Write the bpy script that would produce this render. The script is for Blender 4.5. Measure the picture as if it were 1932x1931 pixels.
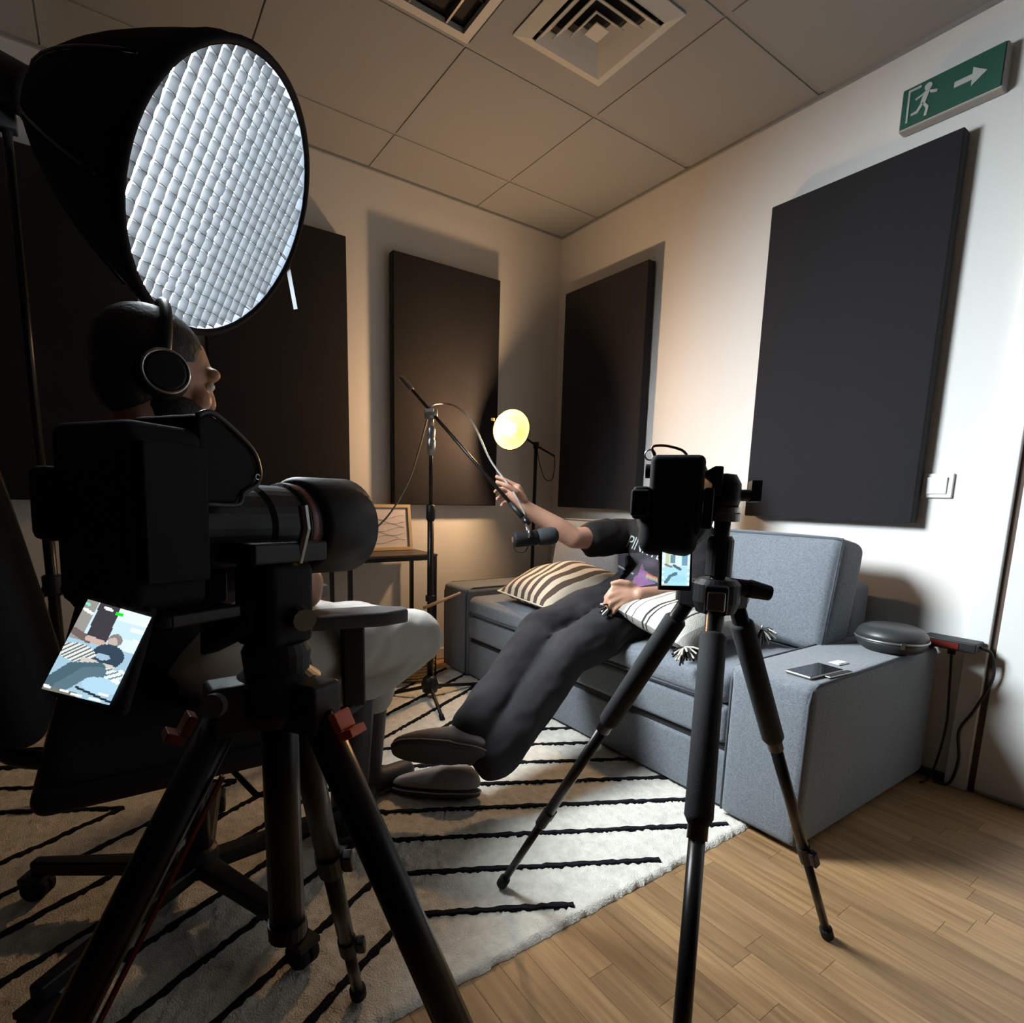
import bpy, bmesh, math, random
from mathutils import Vector as V, Matrix
from mathutils.bvhtree import BVHTree
random.seed(7)
for o in list(bpy.data.objects): bpy.data.objects.remove(o)
scene = bpy.context.scene
COL = scene.collection

# ------------------------------------------------------------------ camera
W, H = 1932, 1931
F, PX, PY = 1060.256, 952.622, 1102.107          # focal length and principal point in pixels
O = V((-2.3003, -2.7911, 0.9378))
YAW, PITCH, ROLL = 0.60998, 0.15550, 0.02512
_f = V((math.sin(YAW)*math.cos(PITCH), math.cos(YAW)*math.cos(PITCH), -math.sin(PITCH)))
_r0 = V((math.cos(YAW), -math.sin(YAW), 0)); _u0 = _r0.cross(_f)
R_ = _r0*math.cos(ROLL) + _u0*math.sin(ROLL)
U_ = _u0*math.cos(ROLL) - _r0*math.sin(ROLL)
F_ = _f
cam_data = bpy.data.cameras.new('camera'); cam = bpy.data.objects.new('camera', cam_data); COL.objects.link(cam)
cam_data.sensor_fit = 'HORIZONTAL'; cam_data.sensor_width = 36.0
cam_data.lens = F*36.0/W
cam_data.shift_x = (W/2-PX)/W; cam_data.shift_y = (PY-H/2)/W
cam_data.clip_start = 0.02; cam_data.clip_end = 60
M = Matrix((R_, U_, -F_)).transposed().to_4x4(); M.translation = O
cam.matrix_world = M
scene.camera = cam

# ------------------------------------------------------------------ world, view
world = bpy.data.worlds.new('world'); scene.world = world; world.use_nodes = True
world.node_tree.nodes['Background'].inputs[0].default_value = (0.5, 0.55, 0.7, 1)
world.node_tree.nodes['Background'].inputs[1].default_value = 0.004
scene.view_settings.view_transform = 'Standard'; scene.view_settings.look = 'None'
scene.view_settings.exposure = 0.3; scene.view_settings.gamma = 1.0
scene.view_settings.use_curve_mapping = False
scene.cycles.use_denoising = True
KEY_L = 114.0          # radiance of the softbox diffuser
LAMP_L = 620.0         # radiance of the amber bulb
KEY_COL = (0.86, 0.95, 1.0); LAMP_COL = (1.0, 0.62, 0.32)

# ------------------------------------------------------------------ pixel helpers
def ray(x, y): return F_ + R_*((x-PX)/F) - U_*((y-PY)/F)
def dep(x, y, t): return O + ray(x, y)*t
def onz(x, y, z=0.0): d = ray(x, y); return O + d*((z-O.z)/d.z)
def onx(x, y, v=0.0): d = ray(x, y); return O + d*((v-O.x)/d.x)
def ony(x, y, v=0.0): d = ray(x, y); return O + d*((v-O.y)/d.y)

# ------------------------------------------------------------------ materials
def mat(name, col, rough=0.6, metal=0.0, bump=0.0, bscale=200.0, var=0.0, vscale=6.0, emis=None, estr=0.0, spec=0.5, sheen=0.0, coat=0.0):
    m = bpy.data.materials.new(name); m.use_nodes = True
    nt = m.node_tree; b = nt.nodes['Principled BSDF']
    b.inputs['Base Color'].default_value = (*col, 1); b.inputs['Roughness'].default_value = rough
    b.inputs['Metallic'].default_value = metal; b.inputs['Specular IOR Level'].default_value = spec
    if sheen: b.inputs['Sheen Weight'].default_value = sheen
    if coat: b.inputs['Coat Weight'].default_value = coat
    if emis:
        b.inputs['Emission Color'].default_value = (*emis, 1); b.inputs['Emission Strength'].default_value = estr
    if var or bump:
        tc = nt.nodes.new('ShaderNodeTexCoord')
    if var:
        n = nt.nodes.new('ShaderNodeTexNoise'); n.inputs['Scale'].default_value = vscale; n.inputs['Detail'].default_value = 5
        nt.links.new(tc.outputs['Object'], n.inputs['Vector'])
        r = nt.nodes.new('ShaderNodeValToRGB')
        r.color_ramp.elements[0].position = 0.3; r.color_ramp.elements[1].position = 0.7
        r.color_ramp.elements[0].color = (*[c*(1-var) for c in col], 1); r.color_ramp.elements[1].color = (*[min(1, c*(1+var)) for c in col], 1)
        nt.links.new(n.outputs['Fac'], r.inputs['Fac']); nt.links.new(r.outputs['Color'], b.inputs['Base Color'])
    if bump:
        n2 = nt.nodes.new('ShaderNodeTexNoise'); n2.inputs['Scale'].default_value = bscale; n2.inputs['Detail'].default_value = 3
        nt.links.new(tc.outputs['Object'], n2.inputs['Vector'])
        bp = nt.nodes.new('ShaderNodeBump'); bp.inputs['Strength'].default_value = bump; bp.inputs['Distance'].default_value = 0.004
        nt.links.new(n2.outputs['Fac'], bp.inputs['Height']); nt.links.new(bp.outputs['Normal'], b.inputs['Normal'])
    return m

def stripe_mat(name, cols, axis=0, rough=0.9, bscale=250):
    """woven cloth with bands of colour along one object axis; cols = [(end position, colour)...] over 0..1 of generated coords"""
    m = bpy.data.materials.new(name); m.use_nodes = True; nt = m.node_tree; b = nt.nodes['Principled BSDF']
    b.inputs['Roughness'].default_value = rough
    uv = nt.nodes.new('ShaderNodeAttribute'); uv.attribute_name = 'band'
    ns = nt.nodes.new('ShaderNodeTexNoise'); ns.inputs['Scale'].default_value = 40
    tc = nt.nodes.new('ShaderNodeTexCoord'); nt.links.new(tc.outputs['Object'], ns.inputs['Vector'])
    ma = nt.nodes.new('ShaderNodeMath'); ma.operation = 'MULTIPLY_ADD'; ma.inputs[1].default_value = 0.012; 
    nt.links.new(ns.outputs['Fac'], ma.inputs[0]); nt.links.new(uv.outputs['Fac'], ma.inputs[2])
    r = nt.nodes.new('ShaderNodeValToRGB'); r.color_ramp.interpolation = 'CONSTANT'
    el = r.color_ramp.elements
    while len(el) > 1: el.remove(el[0])
    el[0].position = 0; el[0].color = (*cols[0][1], 1)
    for p, c in cols[1:]:
        e = el.new(p); e.color = (*c, 1)
    nt.links.new(ma.outputs[0], r.inputs['Fac']); nt.links.new(r.outputs['Color'], b.inputs['Base Color'])
    n2 = nt.nodes.new('ShaderNodeTexNoise'); n2.inputs['Scale'].default_value = bscale
    nt.links.new(tc.outputs['Object'], n2.inputs['Vector'])
    bp = nt.nodes.new('ShaderNodeBump'); bp.inputs['Strength'].default_value = 0.5; bp.inputs['Distance'].default_value = 0.004
    nt.links.new(n2.outputs['Fac'], bp.inputs['Height']); nt.links.new(bp.outputs['Normal'], b.inputs['Normal'])
    return m

def wood_mat(name):
    m = bpy.data.materials.new(name); m.use_nodes = True; nt = m.node_tree; b = nt.nodes['Principled BSDF']
    tc = nt.nodes.new('ShaderNodeTexCoord'); mp = nt.nodes.new('ShaderNodeMapping'); mp.inputs['Scale'].default_value = (38, 2.2, 10)
    oi = nt.nodes.new('ShaderNodeObjectInfo')
    ad = nt.nodes.new('ShaderNodeVectorMath'); ad.operation = 'ADD'
    sc_ = nt.nodes.new('ShaderNodeVectorMath'); sc_.operation = 'SCALE'; sc_.inputs['Scale'].default_value = 37.0
    cb = nt.nodes.new('ShaderNodeCombineXYZ')
    nt.links.new(oi.outputs['Random'], cb.inputs[0]); nt.links.new(oi.outputs['Random'], cb.inputs[1])
    nt.links.new(cb.outputs[0], sc_.inputs[0]); nt.links.new(tc.outputs['Object'], ad.inputs[0]); nt.links.new(sc_.outputs[0], ad.inputs[1])
    nt.links.new(ad.outputs[0], mp.inputs['Vector'])
    n = nt.nodes.new('ShaderNodeTexNoise'); n.inputs['Scale'].default_value = 1.6; n.inputs['Detail'].default_value = 7; n.inputs['Distortion'].default_value = 0.6
    nt.links.new(mp.outputs[0], n.inputs['Vector'])
    r = nt.nodes.new('ShaderNodeValToRGB'); e = r.color_ramp.elements
    e[0].position = 0.25; e[0].color = (0.20, 0.105, 0.045, 1); e[1].position = 0.75; e[1].color = (0.42, 0.255, 0.12, 1)
    nt.links.new(n.outputs['Fac'], r.inputs['Fac'])
    hs = nt.nodes.new('ShaderNodeHueSaturation')
    mr = nt.nodes.new('ShaderNodeMapRange'); mr.inputs['To Min'].default_value = 0.85; mr.inputs['To Max'].default_value = 1.22
    nt.links.new(oi.outputs['Random'], mr.inputs['Value']); nt.links.new(mr.outputs[0], hs.inputs['Value'])
    nt.links.new(r.outputs['Color'], hs.inputs['Color']); nt.links.new(hs.outputs[0], b.inputs['Base Color'])
    b.inputs['Roughness'].default_value = 0.42
    return m

def attr_emit(name, strength):
    m = bpy.data.materials.new(name); m.use_nodes = True; nt = m.node_tree
    for n in list(nt.nodes): nt.nodes.remove(n)
    a = nt.nodes.new('ShaderNodeAttribute'); a.attribute_name = 'paint'
    e = nt.nodes.new('ShaderNodeEmission'); e.inputs['Strength'].default_value = strength
    o = nt.nodes.new('ShaderNodeOutputMaterial')
    nt.links.new(a.outputs['Color'], e.inputs['Color']); nt.links.new(e.outputs[0], o.inputs[0])
    return m
def attr_mat(name, rough=0.8):
    m = bpy.data.materials.new(name); m.use_nodes = True; nt = m.node_tree; b = nt.nodes['Principled BSDF']
    a = nt.nodes.new('ShaderNodeAttribute'); a.attribute_name = 'paint'
    nt.links.new(a.outputs['Color'], b.inputs['Base Color']); b.inputs['Roughness'].default_value = rough
    return m

MT = dict(
    wall=mat('wall_paint', (0.70, 0.685, 0.66), 0.85, bump=0.05, bscale=180),
    dark_wall=mat('charcoal_wall', (0.03, 0.03, 0.034), 0.95),
    ceil=mat('ceiling_board', (0.262, 0.268, 0.275), 0.9, bump=0.12, bscale=300),
    tbar=mat('ceiling_bar', (0.23, 0.232, 0.235), 0.6),
    void=mat('dark_void', (0.012, 0.011, 0.010), 0.9),
    wood=wood_mat('oak_floor'),
    panel=mat('panel_fabric', (0.016, 0.0155, 0.0185), 0.95, bump=0.35, bscale=500, var=0.12, vscale=300, spec=0.15, sheen=0.15),
    panelframe=mat('panel_back_frame', (0.05, 0.04, 0.035), 0.8),
    door=mat('door_paint', (0.70, 0.70, 0.68), 0.5),
    white=mat('white_plastic', (0.72, 0.72, 0.70), 0.35),
    dkgap=mat('door_gap', (0.09, 0.06, 0.045), 0.9),
    base=mat('shade_strip_dark', (0.05, 0.042, 0.036), 0.6),
    sofa=mat('sofa_fabric', (0.165, 0.182, 0.205), 0.95, bump=0.55, bscale=420, var=0.22, vscale=170, spec=0.12, sheen=0.25),
    sofadk=mat('sofa_gap_shade', (0.016, 0.017, 0.02), 0.9),
    piping=mat('sofa_piping', (0.075, 0.085, 0.1), 0.9),
    rug=mat('rug_pile', (0.80, 0.76, 0.67), 1.0, bump=0.9, bscale=260, var=0.13, vscale=34, spec=0.05, sheen=0.3),
    rugblk=mat('rug_black_yarn', (0.016, 0.016, 0.02), 1.0, bump=0.9, bscale=200, spec=0.05),
    blk=mat('black_plastic', (0.009, 0.009, 0.010), 0.48, spec=0.35),
    blkm=mat('black_matte', (0.006, 0.006, 0.007), 0.75, spec=0.3),
    foam=mat('black_foam_grip', (0.017, 0.019, 0.021), 0.85, bump=0.2, bscale=600),
    blkmet=mat('black_metal', (0.02, 0.017, 0.016), 0.33, metal=0.6),
    steel=mat('brushed_steel', (0.55, 0.55, 0.55), 0.28, metal=1.0),
    red=mat('red_lever', (0.80, 0.13, 0.045), 0.45),
    redglass=mat('red_gloss', (0.13, 0.014, 0.010), 0.3),
    softbox=mat('softbox_fabric', (0.007, 0.009, 0.013), 0.9, bump=0.2, bscale=60, spec=0.15),
    gridcloth=mat('grid_fabric', (0.0062, 0.0069, 0.0080), 0.85, spec=0.1),
    diffuser=mat('diffuser_cloth', (0.8, 0.8, 0.8), 0.9, emis=KEY_COL, estr=KEY_L),
    bulb=mat('amber_bulb', (0.9, 0.8, 0.6), 0.5, emis=LAMP_COL, estr=LAMP_L),
    reflector=mat('lamp_reflector', (0.80, 0.36, 0.02), 0.5),
    skin=mat('skin', (0.46, 0.245, 0.165), 0.5, bump=0.1, bscale=150, var=0.08, vscale=12),
    hair=mat('dark_hair', (0.012, 0.009, 0.008), 0.55, bump=0.6, bscale=120),
    tee=mat('black_tshirt', (0.018, 0.017, 0.017), 0.95, bump=0.5, bscale=18, spec=0.15),
    jean=mat('black_denim', (0.030, 0.028, 0.031), 0.95, bump=0.5, bscale=16, var=0.25, vscale=9, spec=0.15),
    chino=mat('pale_trousers', (0.40, 0.38, 0.35), 0.9, bump=0.6, bscale=14, var=0.06, vscale=8),
    navy=mat('dark_top', (0.008, 0.008, 0.010), 0.9, bump=0.5, bscale=16),
    suede=mat('grey_suede', (0.30, 0.275, 0.275), 0.95, bump=0.25, bscale=300, var=0.1, vscale=40),
    sole=mat('shoe_sole', (0.062, 0.056, 0.057), 0.8, bump=0.2, bscale=400),
    edge=mat('sole_stitch', (0.30, 0.285, 0.275), 0.8),
    boot=mat('dark_boot', (0.016, 0.015, 0.016), 0.6),
    chair=mat('chair_fabric', (0.012, 0.012, 0.014), 0.9, bump=0.3, bscale=300),
    armpad=mat('armrest_rubber', (0.045, 0.042, 0.042), 0.55),
    cable=mat('grey_cable', (0.24, 0.22, 0.20), 0.45),
    blkcable=mat('black_cable', (0.014, 0.013, 0.013), 0.5),
    tabletop=mat('dark_wood_table', (0.055, 0.038, 0.028), 0.45, var=0.2, vscale=12),
    goldframe=mat('pale_wood_frame', (0.50, 0.39, 0.22), 0.5),
    paper=mat('print_paper', (0.62, 0.58, 0.62), 0.8, var=0.05, vscale=30),
    rattan=mat('woven_rattan', (0.46, 0.30, 0.13), 0.8, bump=0.3, bscale=90, var=0.25, vscale=60),
    sticks=mat('turned_wood', (0.42, 0.21, 0.10), 0.5, var=0.15, vscale=30),
    sign=mat('sign_green', (0.016, 0.085, 0.06), 0.4),
    signw=mat('sign_white', (0.40, 0.43, 0.41), 0.4),
    signbox=mat('sign_housing', (0.30, 0.29, 0.27), 0.5),
    glassblk=mat('black_glass', (0.01, 0.012, 0.014), 0.06, coat=0.6),
    metalgrey=mat('grey_metal', (0.32, 0.31, 0.30), 0.35, metal=0.8),
    cream=mat('cream_yarn', (0.62, 0.58, 0.50), 0.95),
    greycase=mat('grey_leather', (0.030, 0.032, 0.034), 0.42),
    strap=mat('grey_strap', (0.12, 0.125, 0.13), 0.8),
    eye=mat('eye_white', (0.6, 0.58, 0.55), 0.3), iris=mat('iris_dark', (0.03, 0.02, 0.015), 0.2), lip=mat('lips', (0.20, 0.08, 0.07), 0.9, spec=0.1),
    slot=mat('vent_slot', (0.02, 0.018, 0.016), 0.9), vent=mat('vent_paint', (0.46, 0.46, 0.44), 0.55),
)
MT['screenA'] = attr_emit('camera_screen_glow', 0.95); MT['screenB'] = attr_emit('camera_screen_glow_small', 0.95)
MT['print'] = attr_mat('shirt_print', 0.85)

# ------------------------------------------------------------------ mesh builder
class MB:
    def __init__(s): s.v = []; s.f = []
    def add(s, vs, fs):
        n = len(s.v); s.v += [V(p) for p in vs]; s.f += [tuple(i+n for i in f) for f in fs]; return s
    def obox(s, c, ax, ay, az, sx, sy, sz):
        c = V(c); ax, ay, az = V(ax).normalized(), V(ay).normalized(), V(az).normalized()
        vs = [c+ax*(sx/2*i)+ay*(sy/2*j)+az*(sz/2*k) for i in (-1, 1) for j in (-1, 1) for k in (-1, 1)]
        fs = [(0,1,3,2),(4,6,7,5),(0,4,5,1),(2,3,7,6),(0,2,6,4),(1,5,7,3)]
        if ax.cross(ay).dot(az) < 0: fs = [f[::-1] for f in fs]
        return s.add(vs, fs)
    def box(s, x0, x1, y0, y1, z0, z1):
        return s.obox(((x0+x1)/2, (y0+y1)/2, (z0+z1)/2), (1,0,0), (0,1,0), (0,0,1), abs(x1-x0), abs(y1-y0), abs(z1-z0))
    def bar(s, a, b, w, h=None, up=(0,0,1)):
        a, b = V(a), V(b); d = (b-a); u = V(up); x = d.cross(u)
        if x.length < 1e-6: x = d.cross(V((1,0,0)))
        x.normalize(); u = x.cross(d).normalized()
        return s.obox((a+b)/2, d, x, u, d.length, w, h or w)
    def tube(s, path, r, seg=12, cap=True, closed=False):
        path = [V(p) for p in path]; n = len(path)
        rr = r if isinstance(r, (list, tuple)) else [r]*n
        t0 = (path[1]-path[0]).normalized()
        x = t0.cross(V((0,0,1)));
        if x.length < 1e-3: x = t0.cross(V((1,0,0)))
        x.normalize(); vs = []; prev = t0
        for i, p in enumerate(path):
            if closed: t = (path[(i+1) % n]-path[i-1]).normalized()
            else: t = (path[min(i+1, n-1)]-path[max(i-1, 0)]).normalized()
            q = prev.rotation_difference(t); x = q @ x; x = (x - t*x.dot(t)).normalized(); prev = t
            y = t.cross(x)
            vs += [p+(x*math.cos(2*math.pi*k/seg)+y*math.sin(2*math.pi*k/seg))*rr[i] for k in range(seg)]
        fs = [(i*seg+k, i*seg+(k+1) % seg, (i+1)*seg+(k+1) % seg, (i+1)*seg+k) for i in range(n-1) for k in range(seg)]
        if closed: fs += [((n-1)*seg+k, (n-1)*seg+(k+1) % seg, (k+1) % seg, k) for k in range(seg)]
        elif cap: fs += [tuple(range(seg))[::-1], tuple((n-1)*seg+k for k in range(seg))]
        return s.add(vs, fs)
    def lathe(s, prof, o, axis=(0,0,1), seg=32, xdir=None, ends=True):
        o = V(o); a = V(axis).normalized(); x = V(xdir) if xdir else (a.cross(V((0,0,1))) if abs(a.z) < 0.95 else V((1,0,0)))
        x = (x-a*x.dot(a)).normalized(); y = a.cross(x); vs = []
        for r, h in prof:
            vs += [o+a*h+(x*math.cos(2*math.pi*k/seg)+y*math.sin(2*math.pi*k/seg))*max(r, 1e-5) for k in range(seg)]
        n = len(prof)
        fs = [(i*seg+k, i*seg+(k+1) % seg, (i+1)*seg+(k+1) % seg, (i+1)*seg+k) for i in range(n-1) for k in range(seg)]
        if ends and prof[0][0] > 1e-4: fs.append(tuple(range(seg))[::-1])
        if ends and prof[-1][0] > 1e-4: fs.append(tuple((n-1)*seg+k for k in range(seg)))
        return s.add(vs, fs)
    def prism(s, poly, o, ux, uy, uz, d):
        o, ux, uy, uz = V(o), V(ux), V(uy), V(uz); n = len(poly)
        vs = [o+ux*a+uy*b for a, b in poly]+[o+ux*a+uy*b+uz*d for a, b in poly]
        fs = [tuple(range(n))[::-1], tuple(range(n, 2*n))]+[(i, (i+1) % n, n+(i+1) % n, n+i) for i in range(n)]
        return s.add(vs, fs)
    def ell(s, c, rx, ry, rz, ax=None, seg=16, rings=10):
        c = V(c); A = ax or (V((1,0,0)), V((0,1,0)), V((0,0,1))); A = [V(a).normalized() for a in A]; vs = []
        for i in range(rings+1):
            th = math.pi*i/rings
            for k in range(seg):
                ph = 2*math.pi*k/seg
                vs.append(c+A[0]*(rx*math.sin(th)*math.cos(ph))+A[1]*(ry*math.sin(th)*math.sin(ph))+A[2]*(rz*math.cos(th)))
        fs = [(i*seg+k, (i+1)*seg+k, (i+1)*seg+(k+1) % seg, i*seg+(k+1) % seg) for i in range(rings) for k in range(seg)]
        return s.add(vs, fs)
    def cap(s, a, b, ra, rb, flat=1.0, fdir=None, seg=14):
        """tapered capsule, optionally flattened along fdir"""
        a, b = V(a), V(b); d = b-a; L = max(d.length, 1e-5); t = d/L
        y = V(fdir) if fdir else (t.cross(V((0,0,1))) if abs(t.z) < 0.9 else t.cross(V((1,0,0))))
        y = (y-t*y.dot(t)).normalized(); x = y.cross(t); prof = []
        for i in range(5): th = math.pi/2*(1-i/4); prof.append((ra*math.cos(th), -ra*math.sin(th)))
        for i in range(5): th = math.pi/2*i/4; prof.append((rb*math.cos(th), L+rb*math.sin(th)))
        vs = []
        for r, h in prof:
            vs += [a+t*h+(x*math.cos(2*math.pi*k/seg)+y*(flat*math.sin(2*math.pi*k/seg)))*max(r, 1e-4) for k in range(seg)]
        n = len(prof)
        fs = [(i*seg+k, i*seg+(k+1) % seg, (i+1)*seg+(k+1) % seg, (i+1)*seg+k) for i in range(n-1) for k in range(seg)]
        fs += [tuple(range(seg))[::-1], tuple((n-1)*seg+k for k in range(seg))]
        return s.add(vs, fs)
    def chain(s, pts, radii, flat=1.0, fdir=None):
        for i in range(len(pts)-1): s.cap(pts[i], pts[i+1], radii[i], radii[i+1], flat, fdir)
        return s
    def rbox(s, c, sx, sy, sz, r, n=6, bulge=(0,0,0), axes=None):
        """rounded box with optional bulging faces"""
        h = V((sx/2, sy/2, sz/2)); idx = {}; vs = []; fs = []
        A = axes or (V((1,0,0)), V((0,1,0)), V((0,0,1)))
        def vert(p):
            k = tuple(round(q, 6) for q in p)
            if k in idx: return idx[k]
            q = V([p[i]*h[i] for i in range(3)])
            inn = V([max(-(h[i]-r), min(h[i]-r, q[i])) for i in range(3)]); d = q-inn
            if d.length > 1e-9: q = inn+d.normalized()*r
            for i in range(3):
                if bulge[i]:
                    a, b = [(p[j]) for j in range(3) if j != i]
                    q[i] += math.copysign(1, p[i])*abs(p[i])*bulge[i]*(1-a*a)*(1-b*b)
            idx[k] = len(vs); vs.append(V(c)+A[0]*q[0]+A[1]*q[1]+A[2]*q[2]); return idx[k]
        # non-uniform parameter so that edges get the rounding
        def ts(i):
            e = min(0.95, r/h[i]*1.0); inner = 1-e
            out = [-1, -1+e*0.15, -1+e*0.4, -1+e*0.7]+[-inner+2*inner*k/n for k in range(n+1)]+[1-e*0.7, 1-e*0.4, 1-e*0.15, 1]
            return out
        T = [ts(0), ts(1), ts(2)]
        for ax in range(3):
            i, j = [k for k in range(3) if k != ax]
            for sg in (-1, 1):
                for a in range(len(T[i])-1):
                    for b in range(len(T[j])-1):
                        q = []
                        for da, db in ((0,0),(1,0),(1,1),(0,1)):
                            p = [0,0,0]; p[ax] = sg; p[i] = T[i][a+da]; p[j] = T[j][b+db]; q.append(vert(p))
                        flip = (sg > 0) != (ax == 1)
                        fs.append(tuple(q) if flip else tuple(q[::-1]))
        return s.add(vs, fs)

ROOT = {}
def _link(o):
    COL.objects.link(o); return o
def base_of(p):
    return ROOT.get(p.name, V((0,0,0))) if p else V((0,0,0))
def mesh_obj(name, mb, material, parent=None, smooth=False, bevel=0, bseg=2, sub=0, loc=None, remesh=0, smooth_it=0, data=None):
    off = base_of(parent) if parent else V(loc or (0,0,0))
    me = bpy.data.meshes.new(name)
    me.from_pydata([tuple(p-off) for p in mb.v], [], mb.f); me.update()
    o = _link(bpy.data.objects.new(name, me))
    if parent: o.parent = parent; ROOT[o.name] = off
    else: o.location = off; ROOT[o.name] = off
    me.materials.append(material)
    if remesh:
        m = o.modifiers.new('r', 'REMESH'); m.mode = 'VOXEL'; m.voxel_size = remesh
        if smooth_it:
            m = o.modifiers.new('s', 'SMOOTH'); m.factor = 0.5; m.iterations = smooth_it
        dg = bpy.context.evaluated_depsgraph_get(); nm = bpy.data.meshes.new_from_object(o.evaluated_get(dg))
        o.modifiers.clear(); o.data = nm; me = nm
        if not nm.materials: nm.materials.append(material)
        smooth = True
    if smooth:
        for p in me.polygons: p.use_smooth = True
    if bevel:
        m = o.modifiers.new('bevel', 'BEVEL'); m.width = bevel; m.segments = bseg; m.limit_method = 'ANGLE'; m.angle_limit = math.radians(40)
        for p in me.polygons: p.use_smooth = True
        w = o.modifiers.new('wn', 'WEIGHTED_NORMAL'); w.keep_sharp = True
    if sub:
        m = o.modifiers.new('sub', 'SUBSURF'); m.levels = sub; m.render_levels = sub
    return o
def folds(o, amp, sc, seed=0.0):
    import mathutils.noise as mn
    me = o.data; ns = [v.normal.copy() for v in me.vertices]
    for v, n in zip(me.vertices, ns):
        p = v.co*sc+V((seed, 0, 0)); q = V((p.x*.6+p.y*.8, p.z*1.3-p.x*.5, p.y*.5))
        v.co += n*amp*(1-2*abs(mn.noise(q))+.5*mn.noise(q*2.3))
    me.update(); return o
def tag(o, label, cat, group=None):
    o['label'] = label; o['category'] = cat
    if group: o['group'] = group
    return o
def thing(name, label, cat, loc, group=None):
    o = _link(bpy.data.objects.new(name, None)); o.location = loc; o.empty_display_size = 0.05
    ROOT[o.name] = V(loc); return tag(o, label, cat, group)
def struct(o):
    o['kind'] = 'structure'; return o
def smooth_path(pts, n=8):
    pts = [V(p) for p in pts]; P = [pts[0]*2-pts[1]]+pts+[pts[-1]*2-pts[-2]]; out = []
    for i in range(1, len(P)-2):
        for k in range(n):
            t = k/n; a, b, c, d = P[i-1], P[i], P[i+1], P[i+2]
            out.append(((b*2)+(c-a)*t+(a*2-b*5+c*4-d)*t*t+(b*3-a-c*3+d)*t*t*t)*0.5)
    return out+[pts[-1]]
X_, Y_, Z_ = V((1,0,0)), V((0,1,0)), V((0,0,1))

# ================================================================== structure
CH = 2.453; XL = -3.9; YN = -4.3
fl = struct(mesh_obj('floor', MB().box(XL-.1, .1, YN-.1, .1, -.08, -.003), MT['wood']))
sw = 0.066; k = 0
xs = -2.05
plank_meshes = {}
while xs < -0.01:
    y = -1.9 + random.uniform(0, .45)
    while y > -3.05:
        L = random.choice((0.36, 0.45, 0.56, 0.7)); y1 = y; y0 = y-L; x1 = min(xs+sw, -.002)
        key = (L, round(x1-xs, 3))
        if key not in plank_meshes:
            o = mesh_obj('plank', MB().obox((0,0,-.002), X_, Y_, Z_, x1-xs-.0008, L-.0008, .004), MT['wood'], fl); plank_meshes[key] = o.data
        else:
            o = _link(bpy.data.objects.new('plank', plank_meshes[key])); o.parent = fl
        o.location = ((xs+x1)/2, (y0+y1)/2, 0)
        y = y0
    xs += sw
struct(mesh_obj('wall_left', MB().box(XL, 0, 0, .1, 0, CH+.1), MT['wall']))
struct(mesh_obj('wall_right', MB().box(0, .1, YN, .1, 0, CH+.1), MT['wall']))
struct(mesh_obj('wall_far', MB().box(XL-.1, XL, YN, .1, 0, CH+.1), MT['dark_wall']))  # both unseen walls made charcoal to keep bounce light off the left foreground
struct(mesh_obj('wall_rear', MB().box(XL-.1, .1, YN-.1, YN, 0, CH+.1), MT['dark_wall']))
struct(mesh_obj('baseboard_left', MB().box(XL, -.012, -.012, 0, 0, .06), MT['white'], bevel=.003))
struct(mesh_obj('shade_strip_right', MB().box(-.012, 0, -2.185, -.0, 0, .03), MT['base'], bevel=.003))  # dark strip drawn as the shadow line along the wall foot
# ceiling: lay-in tiles on bars
ce = struct(mesh_obj('ceiling', MB().box(XL-.1, .1, YN-.1, .1, CH+.03, CH+.1), MT['void']))
GX = [0]+[-.598-.6*i for i in range(6)]+[XL]; GY = [0]+[-.304-.6*i for i in range(7)]+[YN]
GX = [g for g in GX if g >= XL]; GY = [g for g in GY if g >= YN]
skip = set()
tiles = {}
for i in range(len(GX)-1):
    for j in range(len(GY)-1):
        x1, x0, y1, y0 = GX[i], GX[i+1], GY[j], GY[j+1]
        if (round(x1, 3), round(y1, 3)) == (-1.198, -.904): continue        # recessed luminaire sits here
        w_, h_ = x1-x0, y1-y0
        if w_ < .03 or h_ < .03: continue
        gx, gy = .003, (.011 if j >= 1 else .004)
        key = (round(w_, 3), round(h_, 3), gy)
        if key not in tiles:
            o = mesh_obj('ceiling_tile', MB().obox((0,0,.0075), X_, Y_, Z_, w_-2*gx, h_-2*gy, .015), MT['ceil'], ce, bevel=.002); tiles[key] = o
        else:
            s0 = tiles[key]; o = s0.copy(); COL.objects.link(o); o.parent = ce
        o.location = ((x0+x1)/2, (y0+y1)/2, CH)
for g in GX[1:-1]:
    mesh_obj('ceiling_bar', MB().box(g-.012, g+.012, YN, 0, CH+.004, CH+.02), MT['tbar'], ce)
for g in GY[1:-1]:
    mesh_obj('ceiling_bar', MB().box(XL, 0, g-.012, g+.012, CH+.0035, CH+.0195), MT['tbar'], ce)
struct(mesh_obj('trim_1', MB().box(XL, 0, -.012, -.0, CH-.012, CH+.0), MT['ceil']))
struct(mesh_obj('trim_2', MB().box(-.012, 0, YN, -.012, CH-.012, CH+.0), MT['ceil']))
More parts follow.
